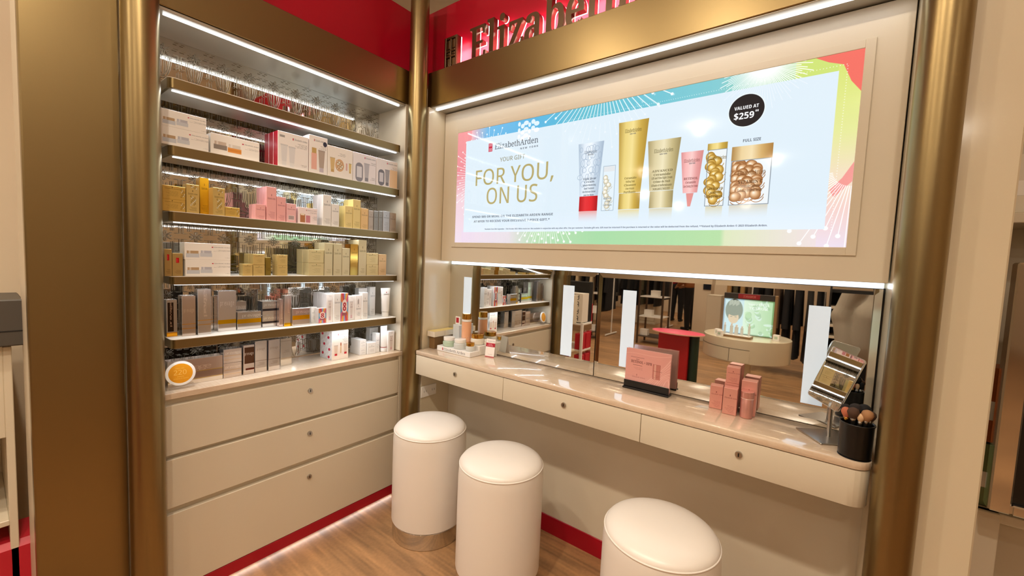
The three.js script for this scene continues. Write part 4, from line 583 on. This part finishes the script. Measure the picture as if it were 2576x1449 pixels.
// table mirror
{ const t = thing('table_mirror', 'tilted rectangular table mirror on a square steel base', 'mirror', [1.975, DT, -1.684]);
  mesh('base_plate', bb(-.065, 0, -.0625, .065, .005, .0625, .0012).rotateY(.594), MT.steel, t); mesh('post', rod([0, .005, 0], [0, .108, 0], .0065, 20), MT.steel, t);
  const g = new THREE.Group(); g.name = 'mirror_head'; g.position.set(.002, .2, .012); g.rotation.set(-.2, -.63, -.24, 'YXZ'); t.add(g);
  const s = new THREE.Shape(), a = .053, b = .09, r = .008; s.moveTo(-a + r, -b); s.lineTo(a - r, -b); s.absarc(a - r, -b + r, r, -Math.PI / 2, 0); s.lineTo(a, b - r); s.absarc(a - r, b - r, r, 0, Math.PI / 2); s.lineTo(-a + r, b); s.absarc(-a + r, b - r, r, Math.PI / 2, Math.PI); s.lineTo(-a, -b + r); s.absarc(-a + r, -b + r, r, Math.PI, 1.5 * Math.PI);
  mesh('backing', new THREE.ExtrudeGeometry(s, { depth: .004, bevelEnabled: true, bevelSize: .0015, bevelThickness: .001, bevelSegments: 2 }).translate(0, 0, -.005), MT.chrome, g);
  mesh('glass', new THREE.ExtrudeGeometry(s, { depth: .0006, bevelEnabled: false }).scale(.965, .98, 1).translate(0, 0, .0003), MT.mirror, g); mesh('hinge', rod([0, -.07, -.012], [0, -.07, -.004], .006, 14), MT.steel, g); }
// brush cup
{ const t = thing('brush_cup', 'black cylindrical cup full of make-up brushes at the right end of the desk', 'cup', [2.035, DT, -1.568]); mesh('cup', lathe([[0, .003], [.0375, .003], [.039, .005], [.0405, .098], [.0425, .1], [.0425, .103], [.039, .103], [.0385, .098], [.036, .008], [0, .007]], 40), MT.black, t); mesh('foot', lathe([[0, 0], [.0395, 0], [.0395, .0028], [0, .0028]], 40), MT.black, t); }
const brC = { dark: 0x1d1613, brown: 0x4a3222, tan: 0xa57850, coral: 0xb8694c, cream: 0xd9b48a, black: 0x0d0c0c };
const brushes = [[-.026, .016, -.28, .2, .012, .032, 'coral', 'coral tipped fluffy'], [-.012, .024, -.1, .3, .015, .034, 'brown', 'dark brown domed'], [.006, .026, .05, .33, .009, .026, 'cream', 'slim cream tipped'], [.02, .022, .18, .3, .015, .034, 'tan', 'broad tan tipped'], [.029, .006, .3, .1, .012, .03, 'brown', 'brown angled'], [-.028, -.006, -.25, -.05, .013, .034, 'dark', 'large black brown powder'], [-.006, .002, -.04, .03, .017, .038, 'dark', 'wide black powder'], [.014, -.002, .12, 0, .017, .04, 'black', 'biggest black powder'], [.03, -.014, .3, -.2, .008, .03, 'black', 'pointed black'], [-.016, -.02, -.15, -.2, .008, .024, 'brown', 'small brown'], [.004, -.024, .03, -.25, .009, .026, 'coral', 'upright copper tipped'], [.02, -.022, .16, -.22, .007, .024, 'cream', 'short pale tipped']];
for (const [dx, dz, ax, az, r, L, k, lab] of brushes) {
  const t = thing('makeup_brush', lab + ' make-up brush in the black cup', 'brush', [2.034 + dx * .55, DT + .009, -1.568 + dz * .55]); t.rotation.set(az * .35, 0, -ax * .38);
  const bm = std({ color: brC[k], roughness: .85 }), y0 = .095 + r * .9;
  mesh('handle', lathe([[0, 0], [.0022, .002], [.0042, .04], [.0036, y0 - .018], [0, y0 - .018]], 14), MT.black, t); mesh('ferrule', lathe([[.0038, y0 - .018], [.0055, y0 - .004], [r * .55, y0 + .004], [0, y0 + .004]], 16), k === 'coral' ? MT.goldCap : MT.steel, t);
  mesh('bristles', lathe([[r * .5, y0 + .002], [r * .85, y0 + L * .35], [r, y0 + L * .6], [r * .8, y0 + L * .85], [r * .4, y0 + L * .97], [0, y0 + L]], 20), bm, t);
}

// ---------- the store that the mirrors show ----------
const M2 = {
  pink: std({ color: 0xd8385c, roughness: .35 }), deepRed: std({ color: 0xb01418, roughness: .5 }), green: std({ color: 0x16301f, roughness: .5 }), bagRed: std({ color: 0xc01c30, roughness: .45 }),
  metalDark: std({ color: 0x5a4a3c, metalness: .6, roughness: .4 }), wood: std({ color: 0x8a6a42, roughness: .5 }), skin: std({ color: 0xb98660, roughness: .55 }), hair: std({ color: 0x241a14, roughness: .7 }),
  redTop: std({ color: 0x9a0c1c, roughness: .8 }), blackCloth: std({ color: 0x0f0e10, roughness: .85 }), beigeCloth: std({ color: 0x9b8f7c, roughness: .88 }), orangeCloth: std({ color: 0x9a5f30, roughness: .8 }),
};
// round counter
{ const t = thing('round_counter', 'cream drum shaped counter on a stem, reflected behind the pink cartons', 'counter', [1.30, 0, 1.42]);
  mesh('drum', lathe([[0, .49], [.402, .49], [.408, .494], [.408, .716], [.402, .72], [0, .72]], 64), MT.creamGloss, t);
  mesh('drawer', new THREE.CylinderGeometry(.4105, .4105, .128, 40, 1, true, Math.PI * .93, Math.PI * .62).translate(0, .563, 0), MT.creamGloss, t);
  mesh('drawer_gap', merge(new THREE.CylinderGeometry(.4112, .4112, .004, 40, 1, true, Math.PI * .93, Math.PI * .62).translate(0, .6285, 0), bb(-.002, .5, 0, .002, .63, .0012, .0003).translate(0, 0, -.4118).rotateY(.07 * Math.PI)), MT.dark, t);
  mesh('stem', bb(-.06, .02, -.06, .06, .49, .06), MT.creamGloss, t); mesh('foot', lathe([[0, 0], [.26, 0], [.26, .014], [0, .02]], 40), MT.steel, t); }
const faceTex = canvas(512, 400, (c, W, H) => { c.fillStyle = '#bcd9ec'; c.fillRect(0, 0, W, H); const g = c.createLinearGradient(0, 0, 300, 0); g.addColorStop(0, '#8fc07c'); g.addColorStop(1, '#d6ead8'); c.fillStyle = g; c.fillRect(0, 0, 300, H);
  for (let i = 0; i < 46; i++) { c.fillStyle = ['rgba(96,150,84,.6)', 'rgba(170,214,150,.6)', 'rgba(222,236,244,.7)'][i % 3]; c.beginPath(); c.ellipse((i * 71) % 280, (i * 97) % H, 20 + i % 5 * 7, 14 + i % 4 * 6, i, 0, 7); c.fill(); }
  c.fillStyle = '#2a1c18'; c.beginPath(); c.ellipse(400, 130, 92, 130, 0, 0, 7); c.fill(); c.fillStyle = '#d9a982'; c.beginPath(); c.ellipse(402, 216, 56, 70, 0, 0, 7); c.fill(); c.fillStyle = '#3a2218'; c.beginPath(); c.ellipse(402, 130, 76, 66, 0, 0, 7); c.fill(); c.fillStyle = '#e8e0d2'; for (let i = 0; i < 9; i++) c.fillRect(352 + i * 12, 8 + (i % 3) * 8, 4, 56); c.fillStyle = '#2a1a14'; c.fillRect(368, 204, 22, 7); c.fillRect(414, 204, 22, 7);
  c.fillStyle = '#f4f8f4'; c.font = 'italic bold 40px serif'; c.fillText('FIND your', 46, 60); c.fillText('MOMENT', 54, 104); });
{ const t = thing('lit_perfume_display', 'small lit perfume advert box standing on the round counter', 'display', [1.297, .7202, 1.42], Math.PI);
  mesh('case', merge(bb(-.235, 0, -.05, .235, .40, -.012), bb(-.26, .0, -.06, -.236, .44, .02)), M2.wood, t); mesh('header', bb(-.235, .385, -.05, .235, .44, .004), MT.dark, t);
  mesh('lit_face', cbox(.466, .372, .006, .0005, [0, 0, 1, 1], [.5, .5, .51, .51]).translate(0, .192, -.006), std({ color: 0x20242a, emissive: 0xffffff, emissiveMap: faceTex, emissiveIntensity: .85, roughness: .3 }), t);
  const hd = canvas(256, 48, (c) => { c.fillStyle = '#8c1418'; c.fillRect(0, 0, 256, 48); c.font = '30px serif'; c.fillStyle = '#c98a7c'; c.fillText('ROMANCE', 46, 35); }); mesh('header_print', cbox(.2, .05, .002, .0003, [0, 0, 1, 1], [.01, .1, .03, .2]).translate(0, .413, .0052), std({ map: hd, roughness: .5 }), t);
  areaStrip(t, .44, .35, [0, .192, .0], [0, Math.PI, 0], .5, 0xd8ecd8); }
{ const t = thing('wood_tray', 'low wooden tray with white top on the round counter', 'tray', [1.25, .7202, 1.2], .1); mesh('rim', bb(-.13, 0, -.06, .13, .022, .06, .003), M2.wood, t); mesh('white_top', bb(-.122, .0222, -.053, .122, .0242, .053, .0005), MT.white, t); }
for (const [x, z, w, h, lab] of [[1.13, 1.19, .018, .12, 'slim clear bottle at the left of the round counter tray'], [1.19, 1.2, .028, .115, 'frosted perfume bottle left on the tray'], [1.235, 1.205, .032, .105, 'square frosted perfume bottle in the middle of the tray'], [1.285, 1.205, .026, .095, 'low frosted perfume bottle beside the square one'], [1.35, 1.2, .02, .13, 'tall perfume bottle with white cap at the right of the tray']]) {
  const t = thing('perfume_bottle', lab + ', seen in the mirror', 'bottle', [x, .7449, z]); mesh('bottle_body', cbox(w, h * .78, w * .7, .002).translate(0, h * .39, 0), MT.frosted, t); mesh('cap', cbox(w * .5, h * .2, w * .5, .001).translate(0, h * .885, 0), MT.whiteGloss, t); }
for (const [x, z, lab] of [[1.06, 1.22, 'left plain white box on the round counter'], [1.1, 1.115, 'front white box with green print on the round counter'], [1.58, 1.3, 'white box at the far right of the round counter']]) { const t = thing('perfume_box', lab, 'box', [x, .7202, z], .2); mesh('carton_body', cbox(.055, .06, .04, .0015).translate(0, .03, 0), MT.white, t); mesh('green_print', bb(-.014, .018, -.0208, .014, .044, -.0201, .0002), MT.greenJar, t); }
// red pedestal
{ const t = thing('red_pedestal', 'red promotional pedestal with pink oval top, reflected left of the round counter', 'pedestal', [.735, 0, .93]);
  mesh('oval_top', lathe([[0, .722], [.26, .722], [.262, .725], [.262, .737], [0, .738]], 48).scale(1, 1, .62), M2.pink, t); mesh('top_edge', lathe([[.2625, .7225], [.2645, .7235], [.2645, .733], [.2625, .7345]], 48).scale(1, 1, .62), std({ color: 0xe9b49a, roughness: .5 }), t);
  mesh('body', bb(-.17, .0, -.09, .13, .722, .09, .004), M2.deepRed, t); mesh('side_column', new THREE.CylinderGeometry(.05, .05, .722, 24).translate(.165, .361, .0), M2.green, t); }
// bag rack
const patTex = canvas(256, 256, (c) => { c.fillStyle = '#ece4d6'; c.fillRect(0, 0, 256, 256); c.strokeStyle = '#1d1a18'; c.lineWidth = 6; for (const oy of [0, 128]) for (const sx of [-1, 1]) for (const sy of [-1, 1]) { c.save(); c.translate(128, oy + 64); c.scale(sx, sy); c.beginPath(); c.moveTo(14, 12); c.lineTo(40, 12); c.moveTo(14, 12); c.lineTo(14, 52); c.lineTo(40, 52); c.moveTo(14, 32); c.lineTo(34, 32); c.moveTo(52, 52); c.lineTo(52, 20); c.bezierCurveTo(56, 4, 84, 4, 88, 20); c.lineTo(88, 52); c.moveTo(52, 34); c.lineTo(88, 34); c.stroke(); c.beginPath(); c.ellipse(8, 0, 10, 4, .6, 0, 7); c.stroke(); c.restore(); } });
{ const t = thing('bag_rack', 'white square post rack with red carrier bags, reflected beside the left mirror', 'rack', [-.62, 0, 1.22]);
  for (const x of [-.2, .2]) for (const z of [-.22, .22]) mesh('post', bb(x - .015, 0, z - .015, x + .015, .672, z + .015), MT.white, t);
  for (const y of [.06, .33, .66]) mesh('shelf_board', bb(-.2, y - .02, -.22, .2, y, .22), MT.white, t); }
{ const t = thing('monogram_box', 'white box with black monogram pattern on the bag rack', 'box', [-.62, .6725, 1.1], Math.PI); mesh('carton_body', cbox(.36, .36, .16, .002, [0, 0, 1, 1], [.01, .01, .05, .03]).translate(0, .18, 0), std({ map: patTex, roughness: .5 }), t); }
{ const t = thing('black_case', 'black case standing behind the monogram box', 'case', [-.6, .6725, 1.26]); mesh('shell', cbox(.3, .5, .1, .006).translate(0, .25, 0), MT.blackMatte, t); mesh('latch', bb(-.03, .3, -.056, .03, .32, -.05, .001), MT.steel, t); }
const ordW = ['first', 'second', 'third', 'fourth', 'fifth', 'sixth', 'seventh', 'eighth', 'ninth', 'tenth', 'eleventh', 'twelfth'];
[[.6605, -.5, 1.365], [.33, -.47, 1.06], [.33, -.47, 1.2], [.33, -.47, 1.34], [.0605, -.47, 1.06], [.0605, -.47, 1.2], [.0605, -.47, 1.34], [.33, -.7, 1.08], [.0605, -.7, 1.08]].forEach(([y, x, z], i) => {
  const t = thing('carrier_bag', (i === 0 ? 'red carrier bag on top of the bag rack' : 'red carrier bag, ' + ordW[i % 3 === 0 ? 2 : i % 3 - 1] + ' on the ' + (y > .2 ? 'middle' : 'bottom') + (i > 6 ? ' inner' : '') + ' bag rack shelf'), 'bag', [x, y + .0005, z]); const h = i === 0 ? .22 : .2;
  mesh('bag_body', cbox(.09, h, .11, .004).translate(0, h / 2, 0), M2.bagRed, t); mesh('handle', new THREE.TorusGeometry(.02, .002, 6, 14, Math.PI).rotateY(Math.PI / 2).translate(0, h, 0), MT.white, t); });
// clothes
function garment(label, pos, ry, H, w, mat, sleeve) {
  const t = thing('hanging_garment', label, 'garment', pos, ry); const P = [], I = [], N = 28, K = 12, ph = rnd() * 6;
  for (let j = 0; j <= K; j++) { const q = j / K, y = -H * q - .02, hw = w * (q < .08 ? .55 + q * 5 : .95 + .2 * q), dp = (.024 + .022 * q) * (q < .04 ? .5 : 1); for (let i = 0; i < N; i++) { const a = 2 * Math.PI * i / N, f = 1 + .16 * q * Math.sin(a * 6 + ph); P.push(hw * Math.cos(a) * .5, y - (q < .08 ? .05 * Math.abs(Math.cos(a)) : 0), dp * Math.sin(a) * f); } }
  for (let j = 0; j < K; j++) for (let i = 0; i < N; i++) { const a = j * N + i, b = j * N + (i + 1) % N; I.push(a, b, a + N, b, b + N, a + N); }
  const g = new THREE.BufferGeometry(); g.setAttribute('position', new THREE.Float32BufferAttribute(P, 3)); g.setIndex(I); g.computeVertexNormals(); mat.side = THREE.DoubleSide; mesh('cloth_body', g, mat, t);
  if (sleeve) for (const s of [-1, 1]) mesh('sleeve', rod([s * w * .45, -.09, 0], [s * w * .62, -.09 - sleeve, .01], .034, 14, .04), mat, t);
  mesh('hanger', merge(rod([-w * .42, -.05, 0], [0, .0, 0], .006), rod([w * .42, -.05, 0], [0, 0, 0], .006), rod([0, 0, 0], [0, .05, 0], .003), new THREE.TorusGeometry(.018, .003, 6, 14, Math.PI * 1.3).rotateZ(-.5).translate(0, .064, 0)), MT.steel, t);
}
function rack(label, x0, x1, z, y) { const t = thing('clothes_rack', label, 'clothes rack', [0, 0, z]); mesh('rail', rod([x0, y, 0], [x1, y, 0], .012, 12), MT.steel, t); for (const x of [x0, x1]) { mesh('upright', rod([x, .03, 0], [x, y, 0], .012, 12), MT.white, t); mesh('foot_bar', rod([x, .025, -.26], [x, .025, .26], .016, 12), MT.white, t); } }
const cloth = { black: 0x121012, charcoal: 0x2a2724, cream: 0xd6c5a4, grey: 0x6e6860, olive: 0x4a4632, brown: 0x5b4632, tan: 0xa9824f };
const clothM = Object.fromEntries(Object.entries(cloth).map(([k, v]) => [k, std({ color: v, roughness: .9 })]));
rack('white clothes rack of mixed garments, reflected left in the mirror', -2.75, -1.42, 4.2, 1.52);
['cream', 'grey', 'charcoal', 'black', 'charcoal', 'cream', 'black', 'charcoal', 'cream', 'black', 'charcoal', 'black'].forEach((k, i) => garment(k + ' garment, ' + ordW[i] + ' on the white clothes rack', [-2.66 + i * .108, 1.44, 4.2], Math.PI / 2 + (rnd() - .5) * .12, .68 + .28 * rnd(), .44, clothM[k], i % 3 ? .5 : .2));
rack('long dark clothes rack at the far wall of the store', -2.9, -.9, 6.3, 1.55);
['black', 'charcoal', 'cream', 'black', 'grey', 'black', 'charcoal', 'black', 'olive', 'black', 'charcoal', 'black'].forEach((k, i) => garment(k + ' garment, ' + ordW[i] + ' on the far dark rack', [-2.8 + i * .16, 1.47, 6.3], Math.PI / 2 + (rnd() - .5) * .15, .8 + .2 * rnd(), .46, clothM[k], .55));
rack('clothes rack of long black coats behind the round counter', 1.1, 1.93, 3.3, 1.42);
['black', 'black', 'brown', 'black', 'black', 'charcoal', 'black'].forEach((k, i) => garment('long ' + k + ' coat, ' + ordW[i] + ' on the rack behind the round counter', [1.18 + i * .12, 1.34, 3.3], Math.PI / 2 + (rnd() - .5) * .12, 1.05 + .1 * rnd(), .5, clothM[k], .6));
rack('clothes rack of tan and olive garments beyond the cream block', .55, 1.05, 4.7, 1.5);
['tan', 'olive', 'tan', 'brown', 'cream'].forEach((k, i) => garment(k + ' garment, ' + ordW[i] + ' on the rack beyond the cream block', [.6 + i * .1, 1.42, 4.7], Math.PI / 2 + (rnd() - .5) * .1, .8, .44, clothM[k], .5));
// store column, cabinets, stand
struct('wall_column', bb(-.1, 0, 5.0, .2, CEIL, 5.3), MT.wall, 'square cream store column');
{ const t = thing('wall_screen', 'dark screen fixed to the cream store column', 'screen', [.13, 1.16, 4.985]); mesh('casing', bb(-.07, -.16, 0, .07, .16, .015, .003), MT.black, t); mesh('glass_face', bb(-.063, -.15, -.001, .063, .15, -.0002, .0002), std({ color: 0x1a2430, roughness: .15 }), t); }
{ const t = thing('cream_block', 'plain cream display block beside the store column', 'block', [.45, 0, 4.2]); mesh('body', cbox(.22, .95, .3, .006).translate(0, .475, 0), MT.cream, t); mesh('top_plate', bb(-.112, .9502, -.152, .112, .962, .152, .002), MT.cream, t); }
{ const t = thing('metal_display_stand', 'open bronze metal stand with white shelves, reflected above the red pedestal', 'stand', [-.42, 0, 4.0]);
  for (const [x, z] of [[-.32, -.2], [.1, -.2], [-.32, .2], [.1, .2]]) mesh('post', bb(x - .015, 0, z - .015, x + .015, 1.9, z + .015), M2.metalDark, t);
  for (const y of [.14, .5, .86, 1.22]) mesh('shelf_board', bb(-.33, y - .012, -.21, .11, y, .21), y < .3 ? M2.metalDark : MT.white, t); }
[[-.6, .5, 'left white box on the second shelf of the metal stand'], [-.5, .86, 'white box on the third shelf of the metal stand'], [-.66, .14, 'low white box on the bottom shelf of the metal stand']].forEach(([x, y, lab]) => { const t = thing('stand_box', lab, 'box', [x, y + .0005, 3.95]); mesh('carton_body', cbox(.14, .09, .12, .002).translate(0, .045, 0), MT.white, t); mesh('lid', cbox(.143, .02, .123, .002).translate(0, .1, 0), MT.white, t); });
{ const t = thing('service_counter', 'cream service counter with drawers at the far end of the store', 'counter', [-1.62, 0, 6.7]); mesh('body', bb(-.45, 0, -.3, .35, .88, .3), MT.cream, t); mesh('worktop', bb(-.47, .8805, -.32, .37, .92, .32), MT.dark, t); for (let i = 0; i < 3; i++) { const d = new THREE.Group(); d.name = 'drawer'; t.add(d); mesh('front', bb(-.43, .08 + i * .26, -.312, .33, .32 + i * .26, -.3005, .002), MT.cream, d); mesh('handle', bb(-.08, .19 + i * .26, -.322, .0, .205 + i * .26, -.3125, .002), MT.dark, d); } }
{ const t = thing('shelf_cabinet', 'tall black cabinet with cream drawers, reflected right of the lit mirror strip', 'cabinet', [2.3, 0, 2.95]);
  mesh('carcass', merge(bb(-.32, 0, .12, .32, 2.0, .2), bb(-.32, 0, -.2, -.3, 2.0, .12), bb(.3, 0, -.2, .32, 2.0, .12), bb(-.3, 0, -.2, .3, .5, .12)), MT.blackMatte, t);
  for (const y of [.66, .8, 1.02, 1.24, 1.6]) mesh('cream_shelf', bb(-.3, y - .03, -.19, .3, y, .12), M2.wood === 0 ? MT.cream : MT.cream, t); }
[[2.16, 1.0205, .1, .15, 'grey', 'grey folded stack'], [2.3, 1.0205, .12, .12, 'brown', 'brown folded stack'], [2.44, 1.0205, .11, .16, 'black', 'black folded stack'], [2.18, 1.2405, .12, .18, 'olive', 'olive folded stack'], [2.36, 1.2405, .14, .14, 'charcoal', 'charcoal folded stack']].forEach(([x, y, w, h, k, lab]) => { const t = thing('folded_stack', lab + ' of clothes in the black cabinet', 'clothes', [x, y, 2.9]); for (let i = 0; i < 4; i++) mesh('folded_piece', new RoundedBoxGeometry(w, h / 4 - .001, .2, 2, .008).translate(0, h / 8 + i * h / 4, 0), clothM[k], t); });
// neighbours at the picture edges
struct('wall_partition', bb(-.95, 0, -.45, -.9, 2.95, .62, .002), MT.wall, 'cream partition left of the bronze panel');
{ const t = thing('neighbour_cabinet', 'white display cabinet at the far left edge behind the bronze panel', 'cabinet', [-.55, 0, .22]);
  mesh('side_panel', bb(-.25, 0, -.30, .25, 1.04, -.28), MT.cream, t); mesh('top_cabinet', bb(-.25, .72, -.28, .25, 1.045, .4), MT.cream, t); mesh('shelf_board', bb(-.25, .4, -.28, .25, .42, .4), MT.cream, t); mesh('back_panel', bb(-.27, 0, -.28, -.25, 1.04, .4), MT.cream, t); mesh('plinth', bb(-.25, 0, -.28, .25, .05, .4), MT.cream, t); }
{ const t = thing('red_bag', 'red bag on the bottom shelf of the far left cabinet', 'bag', [-.4, .0505, -.02]); mesh('bag_body', cbox(.2, .28, .3, .02).translate(0, .14, 0), M2.bagRed, t); mesh('handle', new THREE.TorusGeometry(.05, .005, 6, 16, Math.PI).translate(0, .28, 0), M2.bagRed, t); }
{ const t = thing('grey_tray', 'dark grey display tray on the far left cabinet', 'tray', [-.42, 1.0455, -.02]); mesh('body', cbox(.3, .16, .18, .004).translate(0, .08, 0), MT.grey, t); mesh('groove', bb(-.151, .05, -.091, .151, .054, .091, .0002), MT.blackMatte, t); }
{ const t = thing('small_flask', 'small perfume flask on the dark grey tray at the left edge', 'bottle', [-.3, 1.2065, -.035]); mesh('bottle_body', lathe([[0, 0], [.02, 0], [.024, .01], [.02, .045], [.008, .06], [0, .06]], 20), MT.frosted, t); mesh('stopper', new THREE.SphereGeometry(.009, 14, 10).translate(0, .067, 0), MT.goldCap, t); }
{ const t = thing('chrome_framed_screen', 'black screen in a chrome frame at the right picture edge', 'screen', [2.695, .748, -1.83]); const w = .34;
  mesh('frame', merge(bb(-w, 0, 0, -w + .045, .72, .05, .004), bb(w - .045, 0, 0, w, .72, .05, .004), bb(-w + .045, 0, 0, w - .045, .03, .05, .004), bb(-w + .045, .69, 0, w - .045, .72, .05, .004)), MT.chrome, t); mesh('panel', bb(-w + .045, .03, .005, w - .045, .69, .03, .001), MT.black, t); }
{ const t = thing('neighbour_shelf', 'cream shelf bay at the right picture edge', 'shelf', [2.75, 0, -2.02]); mesh('back_panel', bb(-.42, 0, -.15, .5, 2.4, -.13), MT.cream, t); for (const y of [.1, .7, 1.62]) mesh('shelf_board', bb(-.42, y - .03, -.13, .5, y, .12), MT.cream, t); mesh('upright', bb(-.40, .1, .1, -.34, .7, .13), MT.cream, t); }
[[2.37, .7005, .1, .2, 0x7a8a5a, 'green printed box behind the chrome framed screen'], [2.37, .905, .09, .24, 0xb0602c, 'orange printed box above the green one at the right edge'], [2.38, 1.6205, .07, .18, 0xe0d8c4, 'white box on the upper shelf at the right edge']].forEach(([x, y, w, h, k, lab]) => { const t = thing('shelf_box', lab, 'box', [x, y, -1.98]); mesh('carton_body', cbox(w, h - .003, .1, .002).translate(0, h / 2, 0), std({ color: k, roughness: .4 }), t); mesh('label_band', bb(-w / 2 + .01, h * .3, .0502, w / 2 - .01, h * .55, .0508, .0002), MT.white, t); });
// ---------- people ----------
function blob(bones, c, e, res = 56) { const mc = new MarchingCubes(res, MT.white, false, false, 60000), n = res, h = n / 2, f = mc.field, kk = .028; mc.isolation = 0;
  for (let z = 0; z < n; z++) for (let y = 0; y < n; y++) for (let x = 0; x < n; x++) { const px = c[0] + e[0] * (x - h) / h, py = c[1] + e[1] * (y - h) / h, pz = c[2] + e[2] * (z - h) / h; let s = 1;
    for (const [a, ra, b, rb] of bones) { const dx = b[0] - a[0], dy = b[1] - a[1], dz = b[2] - a[2]; let t = ((px - a[0]) * dx + (py - a[1]) * dy + (pz - a[2]) * dz) / (dx * dx + dy * dy + dz * dz + 1e-9); t = Math.max(0, Math.min(1, t)); const d = Math.hypot(px - a[0] - t * dx, py - a[1] - t * dy, pz - a[2] - t * dz) - ra - (rb - ra) * t; const k = Math.max(0, Math.min(1, .5 + .5 * (s - d) / kk)); s = s * (1 - k) + d * k - kk * k * (1 - k); }
    f[x + y * n + z * n * n] = -s; }
  mc.update(); const g = new THREE.BufferGeometry(); g.setAttribute('position', new THREE.BufferAttribute(mc.positionArray.slice(0, mc.count * 3), 3)); g.scale(...e).translate(...c); const m = mergeVertices(g, .0005); m.computeVertexNormals(); return m; }
function person(label, pos, ry, topM, legM, arms, longTop) { const fa = longTop ? 1.35 : 1;
  const t = thing('person', label, 'person', pos, ry); const [LE, LH, RE, RH] = arms, LS = [-.18, 1.38, 0], RS = [.18, 1.38, 0];
  const hand = (w, el) => { const d = V(...w).sub(V(...el)).normalize(), sd = V(0, 0, 1).cross(d).normalize(); const r = [[w, .03, V(...w).addScaledVector(d, .06).toArray(), .03]]; for (let i = 0; i < 4; i++) { const b0 = V(...w).addScaledVector(d, .065).addScaledVector(sd, (i - 1.5) * .019); r.push([b0.toArray(), .0095, b0.clone().addScaledVector(d, .06 + .012 * (i % 3)).add(V(0, -.008, .01)).toArray(), .008]); } const th = V(...w).addScaledVector(d, .02).addScaledVector(sd, .028); r.push([th.toArray(), .011, th.clone().addScaledVector(sd, .03).addScaledVector(d, .035).toArray(), .009]); return r; };
  const body = blob([[[0, 1.44, 0], .055, [0, 1.53, .01], .052], [[0, 1.585, .015], .078, [0, 1.65, .0], .088], [[0, 1.53, .045], .04, [0, 1.58, .05], .055], [[0, 1.565, .1], .012, [0, 1.6, .098], .008], [[-.083, 1.6, 0], .015, [-.083, 1.62, 0], .012], [[.083, 1.6, 0], .015, [.083, 1.62, 0], .012]], [0, 1.58, .02], [.16, .2, .17], 48);
  const arm = s => { const [E, Hh] = s < 0 ? [LE, LH] : [RE, RH]; return blob([[E, .036, Hh, .026], ...hand(Hh, E)], V(...E).add(V(...Hh)).multiplyScalar(.5).toArray().map((v, i) => v), [.26, .26, .26], 60); };
  mesh('body', mergeGeometries([body, arm(-1), arm(1)]), M2.skin, t);
  mesh('hair', blob([[[0, 1.67, -.02], .097, [0, 1.62, -.045], .085]], [0, 1.64, -.02], [.16, .16, .16], 36), M2.hair, t);
  for (const s of [-1, 1]) mesh('eye', new THREE.SphereGeometry(.009, 10, 8).translate(s * .032, 1.605, .088), MT.dark, t);
  const hem = longTop ? .80 : .92;
  mesh('top', blob([[[0, 1.34, 0], .135, [0, 1.12, 0], .14 * fa], [[-.1, 1.37, 0], .075, [.1, 1.37, 0], .075], [[-.07, 1.1, 0], .115 * fa, [-.09, hem + .1, 0], .115 * fa], [[.07, 1.1, 0], .115 * fa, [.09, hem + .1, 0], .115 * fa], [LS, .068, LE, .055 * fa], [RS, .068, RE, .055 * fa], [LE, .055 * fa, V(...LE).lerp(V(...LH), .85).toArray(), .045 * fa], [RE, .055 * fa, V(...RE).lerp(V(...RH), .85).toArray(), .045 * fa]], [0, 1.2, .1], [.46, .46, .46], 72), topM, t);
  mesh('trousers', blob([[[-.08, .92, 0], .115, [.08, .92, 0], .115], [[-.09, .9, 0], .1, [-.1, .5, .01], .075], [[-.1, .5, .01], .075, [-.105, .08, -.01], .055], [[.09, .9, 0], .1, [.1, .5, .01], .075], [[.1, .5, .01], .075, [.105, .08, -.01], .055]], [0, .5, 0], [.32, .6, .3], 64), legM, t);
  for (const s of [-1, 1]) mesh('shoe', blob([[[s * .105, .035, -.04], .034, [s * .11, .03, .12], .03]], [s * .105, .05, .04], [.09, .09, .15], 32), MT.blackMatte, t);
}
const down = [[-.25, 1.1, -.02], [-.22, .9, .1], [.25, 1.1, -.02], [.24, .86, .06]], front = [[-.24, 1.1, .06], [-.13, 1.0, .26], [.24, 1.1, .06], [.13, 1.0, .26]], hold = [[-.26, 1.12, .1], [-.17, 1.27, .28], [.24, 1.12, .1], [.1, 1.27, .3]];
person('person in a red top and black trousers, back turned, far off in the mirror', [-1.12, 0, 7.6], .1, M2.redTop, M2.blackCloth, front, false);
person('person in an orange brown top and black trousers beside the store column', [-.46, 0, 6.3], -1.2, M2.orangeCloth, M2.blackCloth, front, false);
person('person in a loose beige shirt and black trousers, reflected at the right mirror edge', [2.31, 0, .42], Math.PI - .15, M2.beigeCloth, M2.blackCloth, down, true);
renderer.render(scene, camera);
